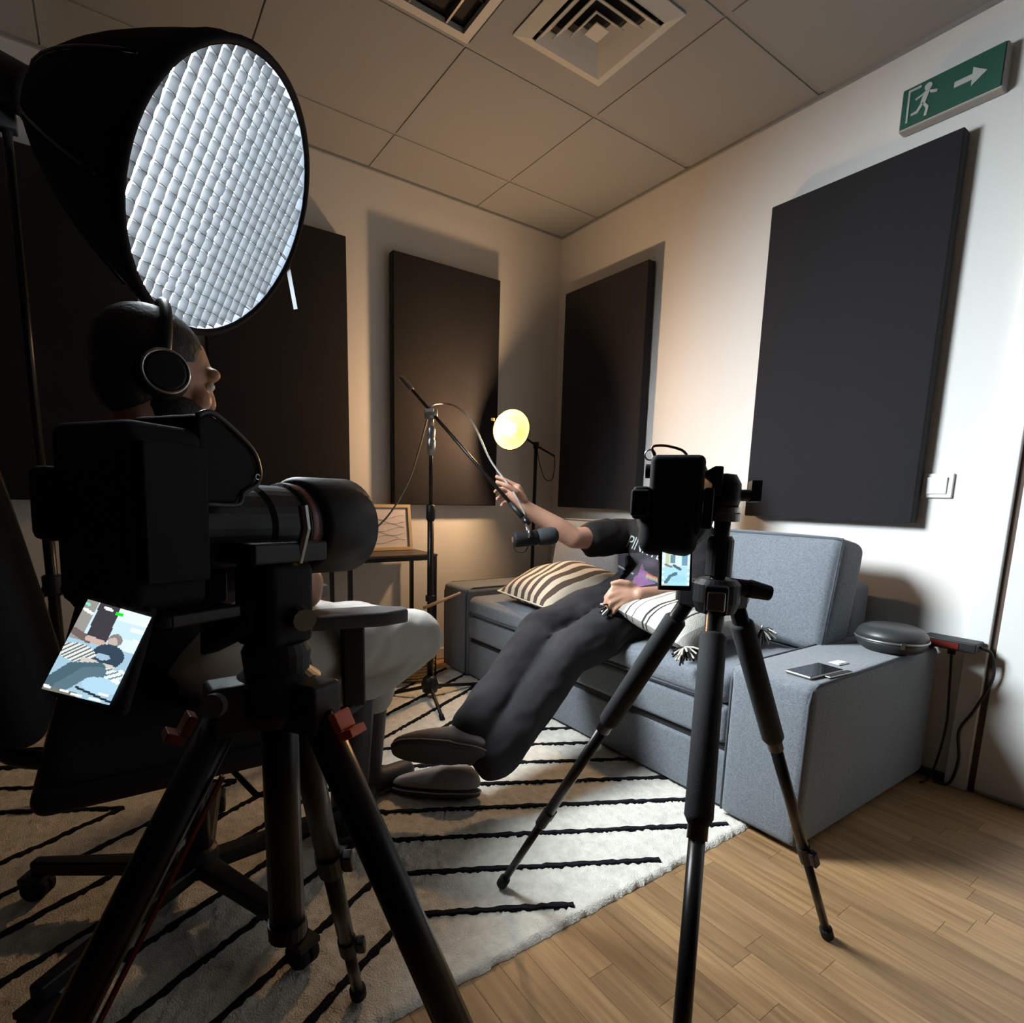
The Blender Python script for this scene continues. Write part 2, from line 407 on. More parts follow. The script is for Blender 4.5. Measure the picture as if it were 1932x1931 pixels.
# door in the right wall
d1 = struct(mesh_obj('door_1', MB().box(-.012, -.001, -3.12, -2.262, .012, 2.06), MT['door'], bevel=.004))
mesh_obj('casing', MB().box(-.022, -.0005, -2.245, -2.183, 0, 2.12).box(-.022, -.0005, -3.2, -3.138, 0, 2.12).box(-.022, -.0005, -3.138, -2.245, 2.065, 2.12), MT['door'], d1, bevel=.004)
mesh_obj('gap_shade', MB().box(-.006, -.0005, -2.2615, -2.2455, 0, 2.065), MT['dkgap'], d1)  # dark strip painted as the shade between door and casing
hd = mesh_obj('handle', MB().lathe([(.024,0),(.024,.008)], (-.012,-3.05,1.0), (-1,0,0), 20).tube([(-.02,-3.05,1.0),(-.06,-3.05,1.0),(-.06,-2.93,1.0)], .009, 10), MT['steel'], d1, smooth=False)

# ================================================================== ceiling fixtures
def vent():
    c = V((-.905, -1.235, CH)); t = thing('ceiling_diffuser', 'square white four-way air vent with stepped louvres in the ceiling', 'vent', c)
    def ring(o, i, z0, z1):
        mb = MB(); vs = []
        for h, z in ((o, z0), (i, z1)):
            vs += [c+V((sx*h, sy*h, z)) for sx, sy in ((-1,-1),(1,-1),(1,1),(-1,1))]
        for h, z in ((o, z0+.004), (i, z1+.004)):
            vs += [c+V((sx*h, sy*h, z)) for sx, sy in ((-1,-1),(1,-1),(1,1),(-1,1))]
        fs = []
        for k in range(4):
            n = (k+1) % 4
            fs += [(k, n, 4+n, 4+k), (8+k, 12+k, 12+n, 8+n), (k, 8+k, 8+n, n), (4+k, 4+n, 12+n, 12+k)]
        return mb.add(vs, fs)
    mesh_obj('backing', MB().box(c.x-.19, c.x+.19, c.y-.19, c.y+.19, CH-.0025, CH-.001), MT['slot'], t)
    mesh_obj('outer_frame', ring(.196, .150, -.006, -.022), MT['vent'], t)
    for a, b, z in ((.143, .108, -.010), (.102, .068, -.010), (.062, .032, -.010)):
        mesh_obj('louvre', ring(a, b, z-.022, z+.004), MT['vent'], t)
    mesh_obj('centre_plate', MB().box(c.x-.028, c.x+.028, c.y-.028, c.y+.028, CH-.028, CH-.024), MT['vent'], t)
vent()
def luminaire():
    x0, x1, y0, y1 = -1.798+.006, -1.198-.006, -1.504+.013, -.904-.013
    t = thing('recessed_luminaire', 'switched-off recessed ceiling luminaire with dark louvres and pale frame', 'ceiling light', ((x0+x1)/2, (y0+y1)/2, CH))
    fr = MB()
    for a, b, c_, d in ((x0, x1, y1-.03, y1), (x0, x1, y0, y0+.03), (x0, x0+.03, y0+.03, y1-.03), (x1-.03, x1, y0+.03, y1-.03)): fr.box(a, b, c_, d, CH-.006, CH+.012)
    mesh_obj('frame', fr, MT['vent'], t)
    mesh_obj('housing', MB().box(x0+.03, x1-.03, y0+.03, y1-.03, CH+.02, CH+.027), MT['slot'], t)
    for k in range(4):
        xx = x0+.03+(x1-x0-.06)*(k+.5)/4
        mesh_obj('louvre', MB().box(xx-.0035, xx+.0035, y0+.03, y1-.03, CH-.004, CH+.019), MT['metalgrey'], t)
    for k in range(3):
        yy = y0+.03+(y1-y0-.06)*(k+1)/4
        mesh_obj('cross_blade', MB().box(x0+.03, x1-.03, yy-.002, yy+.002, CH+.006, CH+.019), MT['slot'], t)
luminaire()

# ================================================================== wall things
def acoustic(name_label, axis, a, b, z0=.879, z1=2.10, th=.058):
    if axis == 'y':
        t = thing('acoustic_panel', name_label, 'acoustic panel', ((a+b)/2, 0, z0), 'acoustic panels on the walls')
        mesh_obj('fabric_wrap', MB().rbox(((a+b)/2, -th/2-.004, (z0+z1)/2), b-a, th-.008, z1-z0, .006, 3), MT['panel'], t, smooth=True)
        mesh_obj('back_frame', MB().box(a+.02, b-.02, -.008, -.0005, z0+.02, z1-.02), MT['panelframe'], t)
    else:
        t = thing('acoustic_panel', name_label, 'acoustic panel', (0, (a+b)/2, z0), 'acoustic panels on the walls')
        mesh_obj('fabric_wrap', MB().rbox((-th/2-.004, (a+b)/2, (z0+z1)/2), th-.008, b-a, z1-z0, .006, 3), MT['panel'], t, smooth=True)
        mesh_obj('back_frame', MB().box(-.008, -.0005, a+.02, b-.02, z0+.02, z1-.02), MT['panelframe'], t)
acoustic('added dark fabric panel at far left darkening the wall behind the light stand pole', 'y', -2.76, -2.16)  # extra panel, added so the far left stays dark
acoustic('dark fabric acoustic panel partly hidden behind the round softbox', 'y', -1.93, -1.329)
acoustic('dark fabric acoustic panel behind the boom microphone stand', 'y', -1.10, -.468)
acoustic('dark fabric acoustic panel right of the amber lamp in the corner', 'x', -.745, -.121)
acoustic('dark fabric acoustic panel above the sofa, below the exit sign', 'x', -1.997, -1.372)

def exit_sign():
    y0, y1, z0, z1 = -2.075, -1.80, 2.172, 2.298
    t = thing('exit_sign', 'green exit sign with white running figure and arrow high on the wall', 'sign', (0, (y0+y1)/2, z0))
    mesh_obj('housing', MB().box(-.045, -.0005, y0, y1, z0, z1), MT['signbox'], t, bevel=.006)
    f = mesh_obj('sign_face', MB().box(-.049, -.0452, y0+.006, y1-.006, z0+.006, z1-.004), MT['sign'], t)
    o = V((-.0515, y1, z0)); ux = V((0,-1,0)); uz = V((-1,0,0)); uy = Z_
    def pp(poly): return MB().prism([(a, b) for a, b in poly], o, ux, uy, V((1,0,0)), .0024)
    # arrow pointing along the wall
    mesh_obj('arrow', pp([(.150,.058),(.195,.058),(.195,.040),(.232,.066),(.195,.092),(.195,.074),(.150,.074)]), MT['signw'], f)
    # doorway and running figure
    mesh_obj('doorway_mark', pp([(.022,.018),(.028,.018),(.028,.108),(.058,.108),(.058,.114),(.022,.114)]), MT['signw'], f)
    fig = MB()
    c = [(.078+.011*math.cos(a*math.pi/6), .100+.011*math.sin(a*math.pi/6)) for a in range(12)]
    fig.prism(c, o, ux, uy, V((1,0,0)), .0024)
    for poly in ([(.060,.060),(.074,.056),(.084,.088),(.068,.090)], [(.070,.088),(.064,.080),(.046,.074),(.044,.080)], [(.082,.088),(.086,.078),(.104,.072),(.106,.079)],
                 [(.062,.060),(.050,.042),(.036,.040),(.036,.034),(.056,.034),(.070,.056)], [(.064,.058),(.074,.056),(.086,.040),(.082,.016),(.074,.016),(.077,.038)]):
        fig.prism(poly, o, ux, uy, V((1,0,0)), .0024)
    mesh_obj('running_figure', fig, MT['signw'], f)
exit_sign()
def switch():
    t = thing('light_switch', 'white square wall light switch beside the dark panel', 'switch', (0, -2.038, .967))
    mesh_obj('plate', MB().box(-.010, -.0005, -2.084, -1.996, .967, 1.048), MT['white'], t, bevel=.003)
    mesh_obj('rocker', MB().obox((-.0125, -2.04, 1.0075), V((1,0,.05)), Y_, V((-.05,0,1)), .006, .058, .056), MT['white'], t, bevel=.002)
switch()

# ================================================================== rug
def rug():
    x0, x1, y0, y1 = -3.05, -.60, -1.972, -.20; xc, yc, sl = -1.82, -.93, .53
    t = thing('area_rug', 'cream shaggy rug with thin black diagonal stripes under the sofa and tripods', 'rug', ((x0+x1)/2, (y0+y1)/2, 0))
    st = .0085; nx, ny = int((x1-x0)/st), int((y1-y0)/st); mb = MB(); vs = []; rnd = random.Random(3)
    for j in range(ny+1):
        for i in range(nx+1):
            e = i in (0, nx) or j in (0, ny)
            vs.append((x0+st*i+rnd.uniform(-.003, .003), y0+st*j+rnd.uniform(-.003, .003), .001 if e else .009+rnd.uniform(0, .006)))
    fs = [(j*(nx+1)+i, j*(nx+1)+i+1, (j+1)*(nx+1)+i+1, (j+1)*(nx+1)+i) for j in range(ny) for i in range(nx)]
    mb.v = [V(p) for p in vs]; mb.f = fs
    mesh_obj('pile', mb, MT['rug'], t, smooth=True)
    for sx in (-1, 1):
        for sy in (-1, 1):
            for k in range(-9, 8):
                c = .045+.158*k
                d0 = 0.0 if c >= 0 else -c/sl
                pts = []; d = d0; step = .011
                while True:
                    x = xc+sx*d; y = yc+sy*(c+sl*d)
                    if not (x0+.03 < x < x1-.02 and y0+.028 < y < y1-.03): break
                    pts.append(V((x, y, 0))); d += step
                if len(pts) < 6: continue
                n = V((-sy*sx*sl, 1, 0)).normalized(); vs = []
                for i, p in enumerate(pts):
                    w = .0085+rnd.uniform(-.0022, .0022); q = p+n*rnd.uniform(-.0015, .0015); zt = .0165+rnd.uniform(0, .003)
                    vs += [q-n*w+Z_*.006, q-n*w*.7+Z_*zt, q+n*w*.7+Z_*zt, q+n*w+Z_*.006]
                m = MB().add(vs, [(i*4+a, i*4+a+1, i*4+a+5, i*4+a+4) for i in range(len(pts)-1) for a in range(3)])
                mesh_obj('stripe', m, MT['rugblk'], t)
rug()

# ================================================================== sofa
SX0, SX1, SY0, SY1 = -.868, -.03, -2.122, -.168
def sofa():
    t = thing('sofa', 'grey-blue fabric two-seat sofa against the right wall', 'sofa', ((SX0+SX1)/2, (SY0+SY1)/2, 0))
    aw = .24; ah = .475
    mesh_obj('base', MB().rbox(((SX0+SX1)/2+.012, (SY0+SY1)/2, .11), SX1-SX0-.02, SY1-SY0-2*aw+.01, .175, .012, 4), MT['sofa'], t, smooth=True)
    mesh_obj('seat_frame', MB().rbox(((SX0+SX1)/2+.005, (SY0+SY1)/2, .282), SX1-SX0-.006, SY1-SY0-2*aw-.004, .118, .018, 4), MT['sofa'], t, smooth=True)
    mesh_obj('shadow_gap', MB().box(SX0+.03, SX1-.02, SY0+aw, SY1-aw, .195, .226), MT['sofadk'], t)  # dark block stands in for the shade under the seat frame
    for y0, y1 in ((SY0, SY0+aw), (SY1-aw, SY1)):
        a = mesh_obj('arm', MB().rbox(((SX0+SX1)/2, (y0+y1)/2, (ah+.018)/2), SX1-SX0, y1-y0, ah-.018, .026, 5), MT['sofa'], t, smooth=True)
        for yy in (y0+.010, y1-.010):
            xf = SX0-.0005
            mesh_obj('piping', MB().tube([(xf+.006, yy, .03), (xf+.004, yy, ah-.05), (xf+.012, yy, ah-.016), (xf+.045, yy, ah-.003), (SX1-.05, yy, ah-.003)], .0042, 8), MT['piping'], a, smooth=True)
    for y in (SY0+.12, SY1-.12):
        for x in (SX0+.06, SX1-.06): mesh_obj('foot', MB().lathe([(.022,0),(.026,.022)], (x, y, 0), seg=14), MT['blkm'], t)
    mid = -1.265
    for y0, y1 in ((SY0+aw, mid), (mid, SY1-aw)):
        c = mesh_obj('seat_cushion', MB().rbox((-.515, (y0+y1)/2, .388), .70, y1-y0-.006, .096, .034, 10, bulge=(0.006, 0, .018)), MT['sofa'], t, smooth=True)
        mesh_obj('cushion_seam', MB().tube([(-.8665, y0+.03, .353), (-.8665, y1-.03, .353)], .004, 8), MT['piping'], c, smooth=True)
    mesh_obj('back_frame', MB().rbox((-.105, (SY0+SY1)/2, .35), .145, SY1-SY0-2*aw+.02, .62, .03, 5), MT['sofa'], t, smooth=True)
    tl = math.radians(10); ax = (V((math.cos(tl), 0, -math.sin(tl))), Y_, V((math.sin(tl), 0, math.cos(tl))))
    for y0, y1 in ((SY0+aw-.035, mid-.01), (mid, -.465)):
        c = V((-.285, (y0+y1)/2, .625))
        cu = mesh_obj('back_cushion', MB().rbox(c, .185, y1-y0-.008, .39, .035, 10, bulge=(.03, .008, .008), axes=ax), MT['sofa'], t, smooth=True)
        p = [c-ax[0]*.084+ax[2]*(.188*b)+Y_*((y1-y0)/2-.008)*a for a, b in ((-1,-1),(-1,1),(1,1),(1,-1))]
        mesh_obj('cushion_seam', MB().tube(p+[p[0]], .0035, 6), MT['piping'], cu, smooth=True)
sofa()

# ------------------------------------------------------------------ throw pillows
def pillow_mesh(c, ax, ay, az, a, b, th, n=26, band_axis=0):
    c, ax, ay, az = V(c), V(ax).normalized(), V(ay).normalized(), V(az).normalized(); vs = []; bands = []; fs = []
    for side in (1, -1):
        for j in range(n+1):
            for i in range(n+1):
                u, v = -1+2*i/n, -1+2*j/n
                su = a*u*(1-.10*(1-v*v)*0-.06*(1-abs(v))*abs(u)**3); sv = b*v*(1-.06*(1-abs(u))*abs(v)**3)
                h = th*(max(0, (1-u*u))**.55)*(max(0, (1-v*v))**.55)
                h *= 1+.08*math.sin(5*u+2*v)+.05*math.sin(7*v-3*u)
                vs.append(c+ax*su+ay*sv+az*(side*h)); bands.append((u+1)/2 if band_axis == 0 else (v+1)/2)
    N = (n+1)*(n+1)
    for s_ in range(2):
        for j in range(n):
            for i in range(n):
                q = (s_*N+j*(n+1)+i, s_*N+j*(n+1)+i+1, s_*N+(j+1)*(n+1)+i+1, s_*N+(j+1)*(n+1)+i)
                fs.append(q if s_ == 0 else q[::-1])
    return MB().add(vs, fs), bands
def band_attr(o, bands):
    at = o.data.attributes.new('band', 'FLOAT', 'POINT'); at.data.foreach_set('value', bands)
brown, creamc = (0.085, 0.058, 0.045), (0.66, 0.55, 0.42)
cols = []; nb = 15
for i in range(nb): cols.append((i/nb, creamc if i % 2 == 0 else brown))
MT['stripes1'] = stripe_mat('brown_cream_stripes', cols)
cw, bk, gy = (0.50, 0.485, 0.43), (0.02, 0.02, 0.02), (0.26, 0.25, 0.22)
MT['stripes2'] = stripe_mat('cream_black_stripes', [(0, cw), (.10, gy), (.17, cw), (.20, bk), (.215, cw), (.29, bk), (.30, cw), (.42, bk), (.445, cw), (.47, bk), (.485, cw), (.62, gy), (.72, cw), (.76, bk), (.775, cw), (.9, gy)])
def pillows():
    L0, B0, T0 = V((-.800, -.735, .485)), V((-.830, -1.085, .478)), V((-.450, -.585, .590))
    c = (B0+T0)/2+Z_*.012; ax = (B0-L0).normalized(); ay = T0-L0; ay = (ay-ax*ay.dot(ax)).normalized(); az = ax.cross(ay); az = az if az.z > 0 else -az
    t = thing('throw_pillow', 'brown and cream striped throw pillow lying on the sofa seat', 'pillow', (c.x, c.y, .43), 'throw pillows on the sofa')
    m, bands = pillow_mesh(c, ax, ay, az, .205, .205, .085)
    o = mesh_obj('cover', m, MT['stripes1'], t, smooth=True); band_attr(o, bands)
    mesh_obj('edge_seam', MB().tube([c+ax*.205*a+ay*.205*b for a, b in ((-1,-1),(1,-1),(1,1),(-1,1),(-1,-1))], .004, 6), MT['cream'], t, smooth=True)
    # second pillow on the lap
    LB, RB, RT = V((-.880, -1.392, .575)), V((-.885, -1.690, .505)), V((-.495, -1.785, .500))
    c = (LB+RT)/2; ax = (RB-LB).normalized(); ay = (RT-RB); ay = (ay-ax*ay.dot(ax)).normalized(); az = ax.cross(ay); ay, az = (-ay, -az) if az.z < 0 and False else (ay, az)
    az = az if az.z > 0 else -az
    t = thing('throw_pillow', 'cream throw pillow with thin black stripes and corner tassels on the lap', 'pillow', (c.x, c.y, .43), 'throw pillows on the sofa')
    m, bands = pillow_mesh(c, ax, ay, az, .165, .205, .075)
    o = mesh_obj('cover', m, MT['stripes2'], t, smooth=True); band_attr(o, bands)
    rnd = random.Random(5)
    for a, b in ((-1,-1),(1,-1),(1,1),(-1,1)):
        p = c+ax*.160*a+ay*.200*b
        tb = MB(); tw = MB()
        for k in range(34):
            d = (ax*a*.6+ay*b*.6+V((rnd.uniform(-1, 1), rnd.uniform(-1, 1), rnd.uniform(-.9, .5)))).normalized()
            L = rnd.uniform(.03, .052); (tb if k % 2 else tw).tube([p, p+d*L*.55+V((0,0,-.004)), p+d*L+V((0,0,-.014))], [.0028, .0035, .003], 5)
        q = mesh_obj('tassel', tw, MT['cream'], t); mesh_obj('tassel_dark_strands', tb, MT['blkm'], q)
pillows()

# ------------------------------------------------------------------ things on the right arm
AT = .476
def arm_things():
    c = V((-.735, -2.055, AT)); a = V((.95, -.08, 0)).normalized(); b = Z_.cross(a)
    t = thing('smartphone', 'black smartphone lying face up on the sofa arm', 'phone', c)
    mesh_obj('body', MB().obox(c+Z_*.0045, a, b, Z_, .155, .074, .008), MT['metalgrey'], t, bevel=.003)
    mesh_obj('screen', MB().obox(c+Z_*.0090, a, b, Z_, .149, .069, .001), MT['glassblk'], t)
    c = V((-.70, -2.103, AT)); t = thing('wallet', 'slim grey-brown wallet beside the phone on the sofa arm', 'wallet', c)
    mesh_obj('cover', MB().obox(c+Z_*.003, a, b, Z_, .11, .018, .005), MT['metalgrey'], t, bevel=.002)
    mesh_obj('fold', MB().obox(c+Z_*.0062, a, b, Z_, .104, .012, .001), MT['greycase'], t)
    c = V((-.575, -2.045, AT)); t = thing('note_card', 'small white card lying on the sofa arm behind the phone', 'card', c)
    mesh_obj('sheet', MB().obox(c+Z_*.0015, a, b, Z_, .05, .032, .0015), MT['white'], t)
    mesh_obj('fold_flap', MB().obox(c+Z_*.0036-b*.004, a, b, V((0,.1,1)), .046, .018, .0012), MT['white'], t)
    # headphone case
    c = V((-.255, -2.055, AT)); t = thing('headphone_case', 'round black zipped headphone case on the back of the sofa arm', 'case', c)
    mesh_obj('lower_shell', MB().lathe([(.0,.001),(.075,.001),(.092,.012),(.100,.030),(.101,.036)], c, seg=40), MT['greycase'], t, smooth=True)
    mesh_obj('upper_shell', MB().lathe([(.101,.042),(.098,.056),(.086,.072),(.066,.080),(0,.083)], c, seg=40), MT['greycase'], t, smooth=True)
    z = mesh_obj('zipper', MB().lathe([(.098,.035),(.103,.036),(.1035,.039),(.103,.042),(.098,.043)], c, seg=40), MT['metalgrey'], t, smooth=True)
    mesh_obj('zip_pull', MB().obox(c+V((-.085,-.065,.036)), V((-.8,-.6,0)), V((.6,-.8,0)), Z_, .006, .010, .02), MT['steel'], z)
    # power supply
    c = V((-.075, -2.150, AT)); t = thing('power_supply', 'black power supply with red end on the sofa arm by the wall', 'adapter', c)
    mesh_obj('body', MB().box(-.105, -.03, -2.235, -2.085, AT+.006, AT+.038), MT['blk'], t, bevel=.004)
    mesh_obj('red_panel', MB().box(-.1075, -.1052, -2.19, -2.10, AT+.012, AT+.030), MT['redglass'], t)
    mesh_obj('foot_pad', MB().box(-.10, -.035, -2.120, -2.09, AT, AT+.006), MT['blkm'], t)
    cb = mesh_obj('power_cable', MB().tube(smooth_path([(-.07,-2.236,.50),(-.05,-2.262,.48),(-.035,-2.27,.40),(-.03,-2.235,.28),(-.028,-2.205,.20),(-.026,-2.215,.10),(-.03,-2.20,.012),(-.045,-2.16,.008)]), .0045, 8), MT['blkcable'], t, smooth=True)
    c2 = V((-.045, -2.17, 0)); t2 = thing('extension_cord', 'thin black cord hanging behind the sofa arm to the floor', 'cord', (-.03,-2.2,0))
    mesh_obj('cord', MB().tube(smooth_path([(-.018,-2.150,.46),(-.016,-2.158,.34),(-.018,-2.166,.2),(-.03,-2.155,.05),(-.05,-2.145,.006),(-.09,-2.140,.006)]), .0035, 8), MT['blkcable'], t2, smooth=True)
    mesh_obj('plug', MB().obox((-.018,-2.150,.465), X_, Y_, Z_, .016, .02, .03), MT['blk'], t2, bevel=.003)
arm_things()

# ================================================================== side table group
def side_table():
    x0, x1, y0, y1, zt = -1.44, -.985, -.32, -.035, .645
    t = thing('side_table', 'small dark table with thin black legs against the back wall', 'table', ((x0+x1)/2, (y0+y1)/2, 0))
    mesh_obj('tabletop', MB().box(x0, x1, y0, y1, zt-.012, zt), MT['tabletop'], t, bevel=.002)
    mesh_obj('rail', MB().box(x0+.005, x1-.005, y0+.004, y0+.018, zt-.030, zt-.0125), MT['blkmet'], t)
    mesh_obj('rail', MB().box(x0+.005, x1-.005, y1-.018, y1-.004, zt-.030, zt-.0125), MT['blkmet'], t)
    for x in (x0+.012, x1-.012):
        for y in (y0+.011, y1-.011): mesh_obj('leg', MB().box(x-.009, x+.009, y-.009, y+.009, 0, zt-.0125), MT['blkmet'], t)
    # framed print leaning on the wall
    tl = math.radians(8); up = V((0, math.sin(tl), math.cos(tl))); n = V((0, -math.cos(tl), math.sin(tl)))
    b0 = V((-1.20, -.085, zt)); w, h = .37, .235; c = b0+up*(h/2)+n*.009
    t = thing('framed_print', 'pale print in a thin gold-toned frame standing on the dark table', 'picture', b0)
    fr = MB(); fw = .016
    for s_ in (-1, 1):
        fr.obox(c+X_*(s_*(w-fw)/2), X_, up, n, fw, h, .016); fr.obox(c+up*(s_*(h-fw)/2), X_, up, n, w-2*fw, fw, .016)
    mesh_obj('frame', fr, MT['goldframe'], t)
    pp = mesh_obj('paper', MB().obox(c-n*.002, X_, up, n, w-2*fw, h-2*fw, .004), MT['paper'], t)
    ln = MB(); rnd = random.Random(2)
    for k in range(7):
        p = [c+n*.0012+X_*(w*.40*(2*i/8-1))+up*(h*.30*(k/3.5-1)+.012*math.sin(i*1.1+k*2)) for i in range(9)]
        ln.tube(p, .0006, 4)
    mesh_obj('drawn_lines', ln, MT['metalgrey'], pp)
    t = thing('audio_interface', 'small black audio box in front of the framed print', 'audio box', (-1.345, -.20, zt))
    mesh_obj('case', MB().box(-1.385, -1.305, -.26, -.14, zt+.004, zt+.055), MT['blk'], t, bevel=.004)
    for x in (-1.37, -1.32): mesh_obj('knob', MB().lathe([(.009,0),(.008,.012)], (x, -.26, zt+.03), (0,-1,0), 14), MT['metalgrey'], t)
    for x in (-1.375, -1.315): mesh_obj('foot', MB().box(x-.005, x+.005, -.25, -.15, zt, zt+.004), MT['blkm'], t)
    # basket
    c = V((-1.10, -.25, 0)); t = thing('woven_basket', 'woven rattan basket on the floor under the dark table', 'basket', c)
    mesh_obj('basket_wall', MB().lathe([(.0,.003),(.105,.003),(.116,.05),(.122,.19),(.117,.19),(.111,.05),(.10,.010),(0,.010)], c, seg=36), MT['rattan'], t, smooth=True)
    for k in range(12):
        z = .012+k*.0152; r = .113+.010*min(1, z/.15); ph = k % 2
        mesh_obj('weave_strand', MB().tube([c+V(((r+.003*math.cos(18*(a/72*2*math.pi)+ph*math.pi))*math.cos(a/72*2*math.pi), (r+.003*math.cos(18*(a/72*2*math.pi)+ph*math.pi))*math.sin(a/72*2*math.pi), z)) for a in range(72)], .006, 6, closed=True), MT['rattan'], t, smooth=True)
side_table()

# ================================================================== microphone stand
def mic_stand():
    b = V((-1.152, -.566, 0)); t = thing('microphone_stand', 'black boom microphone stand with folding tripod base on the rug', 'mic stand', b)
    mesh_obj('base_hub', MB().lathe([(.020,.036),(.034,.040),(.040,.075),(.030,.105),(.016,.115)], b, seg=24), MT['blk'], t, smooth=True)
    for px, py in ((735, 1318), (897, 1299), (834, 1364)):
        e = onz(px, py); e.z = .014
        lg = mesh_obj('leg', MB().tube([b+Z_*.062, b+(e-b)*.12+Z_*.058, e+Z_*.008], [.0085, .0085, .0075], 10), MT['blk'], t, smooth=True)
        d = (e-b).normalized(); mesh_obj('rubber_foot', MB().tube([e+Z_*.010-d*.02, e+Z_*.003+d*.008], .0115, 10), MT['blkm'], lg, smooth=True)
    mesh_obj('lower_tube', MB().tube([b+Z_*.1, b+Z_*.86], .0145, 14), MT['blkmet'], t, smooth=True)
    mesh_obj('clutch', MB().lathe([(.015,.82),(.020,.83),(.020,.885),(.013,.892)], b, seg=20), MT['blk'], t, smooth=True)
    mesh_obj('upper_tube', MB().tube([b+Z_*.88, b+Z_*1.25], .0085, 12), MT['blkmet'], t, smooth=True)
    mesh_obj('grip_clutch', MB().lathe([(.009,1.10),(.019,1.105),(.019,1.165),(.015,1.17),(.017,1.178),(.019,1.21),(.012,1.225)], b, seg=20), MT['metalgrey'], t, smooth=True)
    piv = b+Z_*1.275
    k = mesh_obj('swivel_joint', MB().lathe([(.0,-.028),(.020,-.026),(.024,0),(.020,.026),(.0,.028)], piv, R_, 20).tube([piv-Z_*.05, piv], .012, 10), MT['metalgrey'], t, smooth=True)
    mesh_obj('wing_knob', MB().tube([piv-F_*.02, piv-F_*.045], .008, 10).obox(piv-F_*.05, R_, U_, F_, .035, .012, .008), MT['steel'], k)
    hand = dep(957, 930, 2.22); d = (hand-piv).normalized(); end = dep(992, 983, 2.17); d2 = (end-piv).normalized()
    off = piv+U_*.012+F_*.0
    top = off-d2*.215
    mesh_obj('boom_arm', MB().tube([top, end], .0072, 10), MT['blkmet'], t, smooth=True)
    mesh_obj('counter_grip', MB().tube([top-d2*.03, top-d2*.022, top+d2*.06, top+d2*.066], [.008, .0135, .0125, .008], 12), MT['metalgrey'], t, smooth=True)
    mesh_obj('boom_tip', MB().tube([end-d2*.10, end-d2*.02], .011, 12), MT['blk'], t, smooth=True)
    # dynamic microphone in its yoke
    m0 = dep(968, 1019, 2.12); m1 = dep(1052, 1010, 2.16); ax = (m1-m0).normalized(); L = (m1-m0).length; mc = (m0+m1)/2
    t2 = thing('microphone', 'dark cylindrical broadcast microphone hanging from the boom arm', 'microphone', mc)
    mesh_obj('body', MB().lathe([(.0,0),(.022,.001),(.029,.006),(.030,.012),(.030,L*.50),(.026,L*.54),(.0,L*.545)], m0, ax, 28), MT['blkm'], t2, smooth=True)
    mesh_obj('windscreen', MB().lathe([(.0,L*.53),(.026,L*.54),(.033,L*.60),(.034,L*.86),(.030,L*.95),(.018,L),(0,L*1.005)], m0, ax, 28), MT['foam'], t2, smooth=True)
    mesh_obj('rear_switch_plate', MB().lathe([(.0,-.002),(.012,-.002),(.012,.001)], m0, ax, 18), MT['steel'], t2)
    sd = F_; yk = MB(); ctr = m0+ax*L*.34
    yk.tube(smooth_path([ctr-sd*.036, ctr-sd*.038+U_*.025, end+V((0,0,-.012)), ctr+sd*.038+U_*.025, ctr+sd*.036], 6), .0045, 8)
    y = mesh_obj('yoke', yk, MT['steel'], t2, smooth=True)
    mesh_obj('thread_adapter', MB().tube([end-d2*.015, end+d2*.022], .0135, 12), MT['blkmet'], y, smooth=True)
    mesh_obj('tail_loop', MB().tube(smooth_path([m0-ax*.0+U_*-.022, m0+ax*.015-U_*.045, m0+ax*.045-U_*.05, m0+ax*.06-U_*.03], 6), .002, 6), MT['blkcable'], t2, smooth=True)
    # cable along the boom down to the audio box
    pts = [end+U_*.02, dep(966, 925, 2.19)+R_*.0, dep(925, 868, 2.28), dep(893, 800, 2.38), dep(865, 770, 2.46), dep(838, 762, 2.50), piv+U_*.03-F_*.01, dep(806, 790, 2.52), dep(790, 850, 2.56), dep(770, 910, 2.6), dep(735, 970, 2.64), V((-1.33, -.25, .72)), V((-1.34, -.262, .672))]
    t3 = thing('microphone_cable', 'grey microphone cable looped from the boom down to the table', 'cable', pts[-1])
    mesh_obj('cord', MB().tube(smooth_path(pts, 8), .0042, 8), MT['cable'], t3, smooth=True)
    mesh_obj('connector', MB().tube([V((-1.34,-.262,.672)), V((-1.338,-.275,.70))], .009, 10), MT['metalgrey'], t3, smooth=True)
    # drumsticks clipped to the stand
    a = dep(818, 1140, 2.40); c = dep(864, 1121, 2.36)
    t4 = thing('drumstick', 'wooden drumstick clipped across the microphone stand pole', 'drumstick', a)
    dd = (c-a).normalized()
    mesh_obj('shaft', MB().tube([a-dd*.05, a+dd*.05, c, c+dd*.006, c+dd*.014], [.0075, .0075, .005, .006, .0035], 10), MT['sticks'], t4, smooth=True)
    mesh_obj('clip', MB().obox(b+Z_*a.z, X_, Y_, Z_, .034, .034, .03), MT['blk'], t4, bevel=.004)
mic_stand()

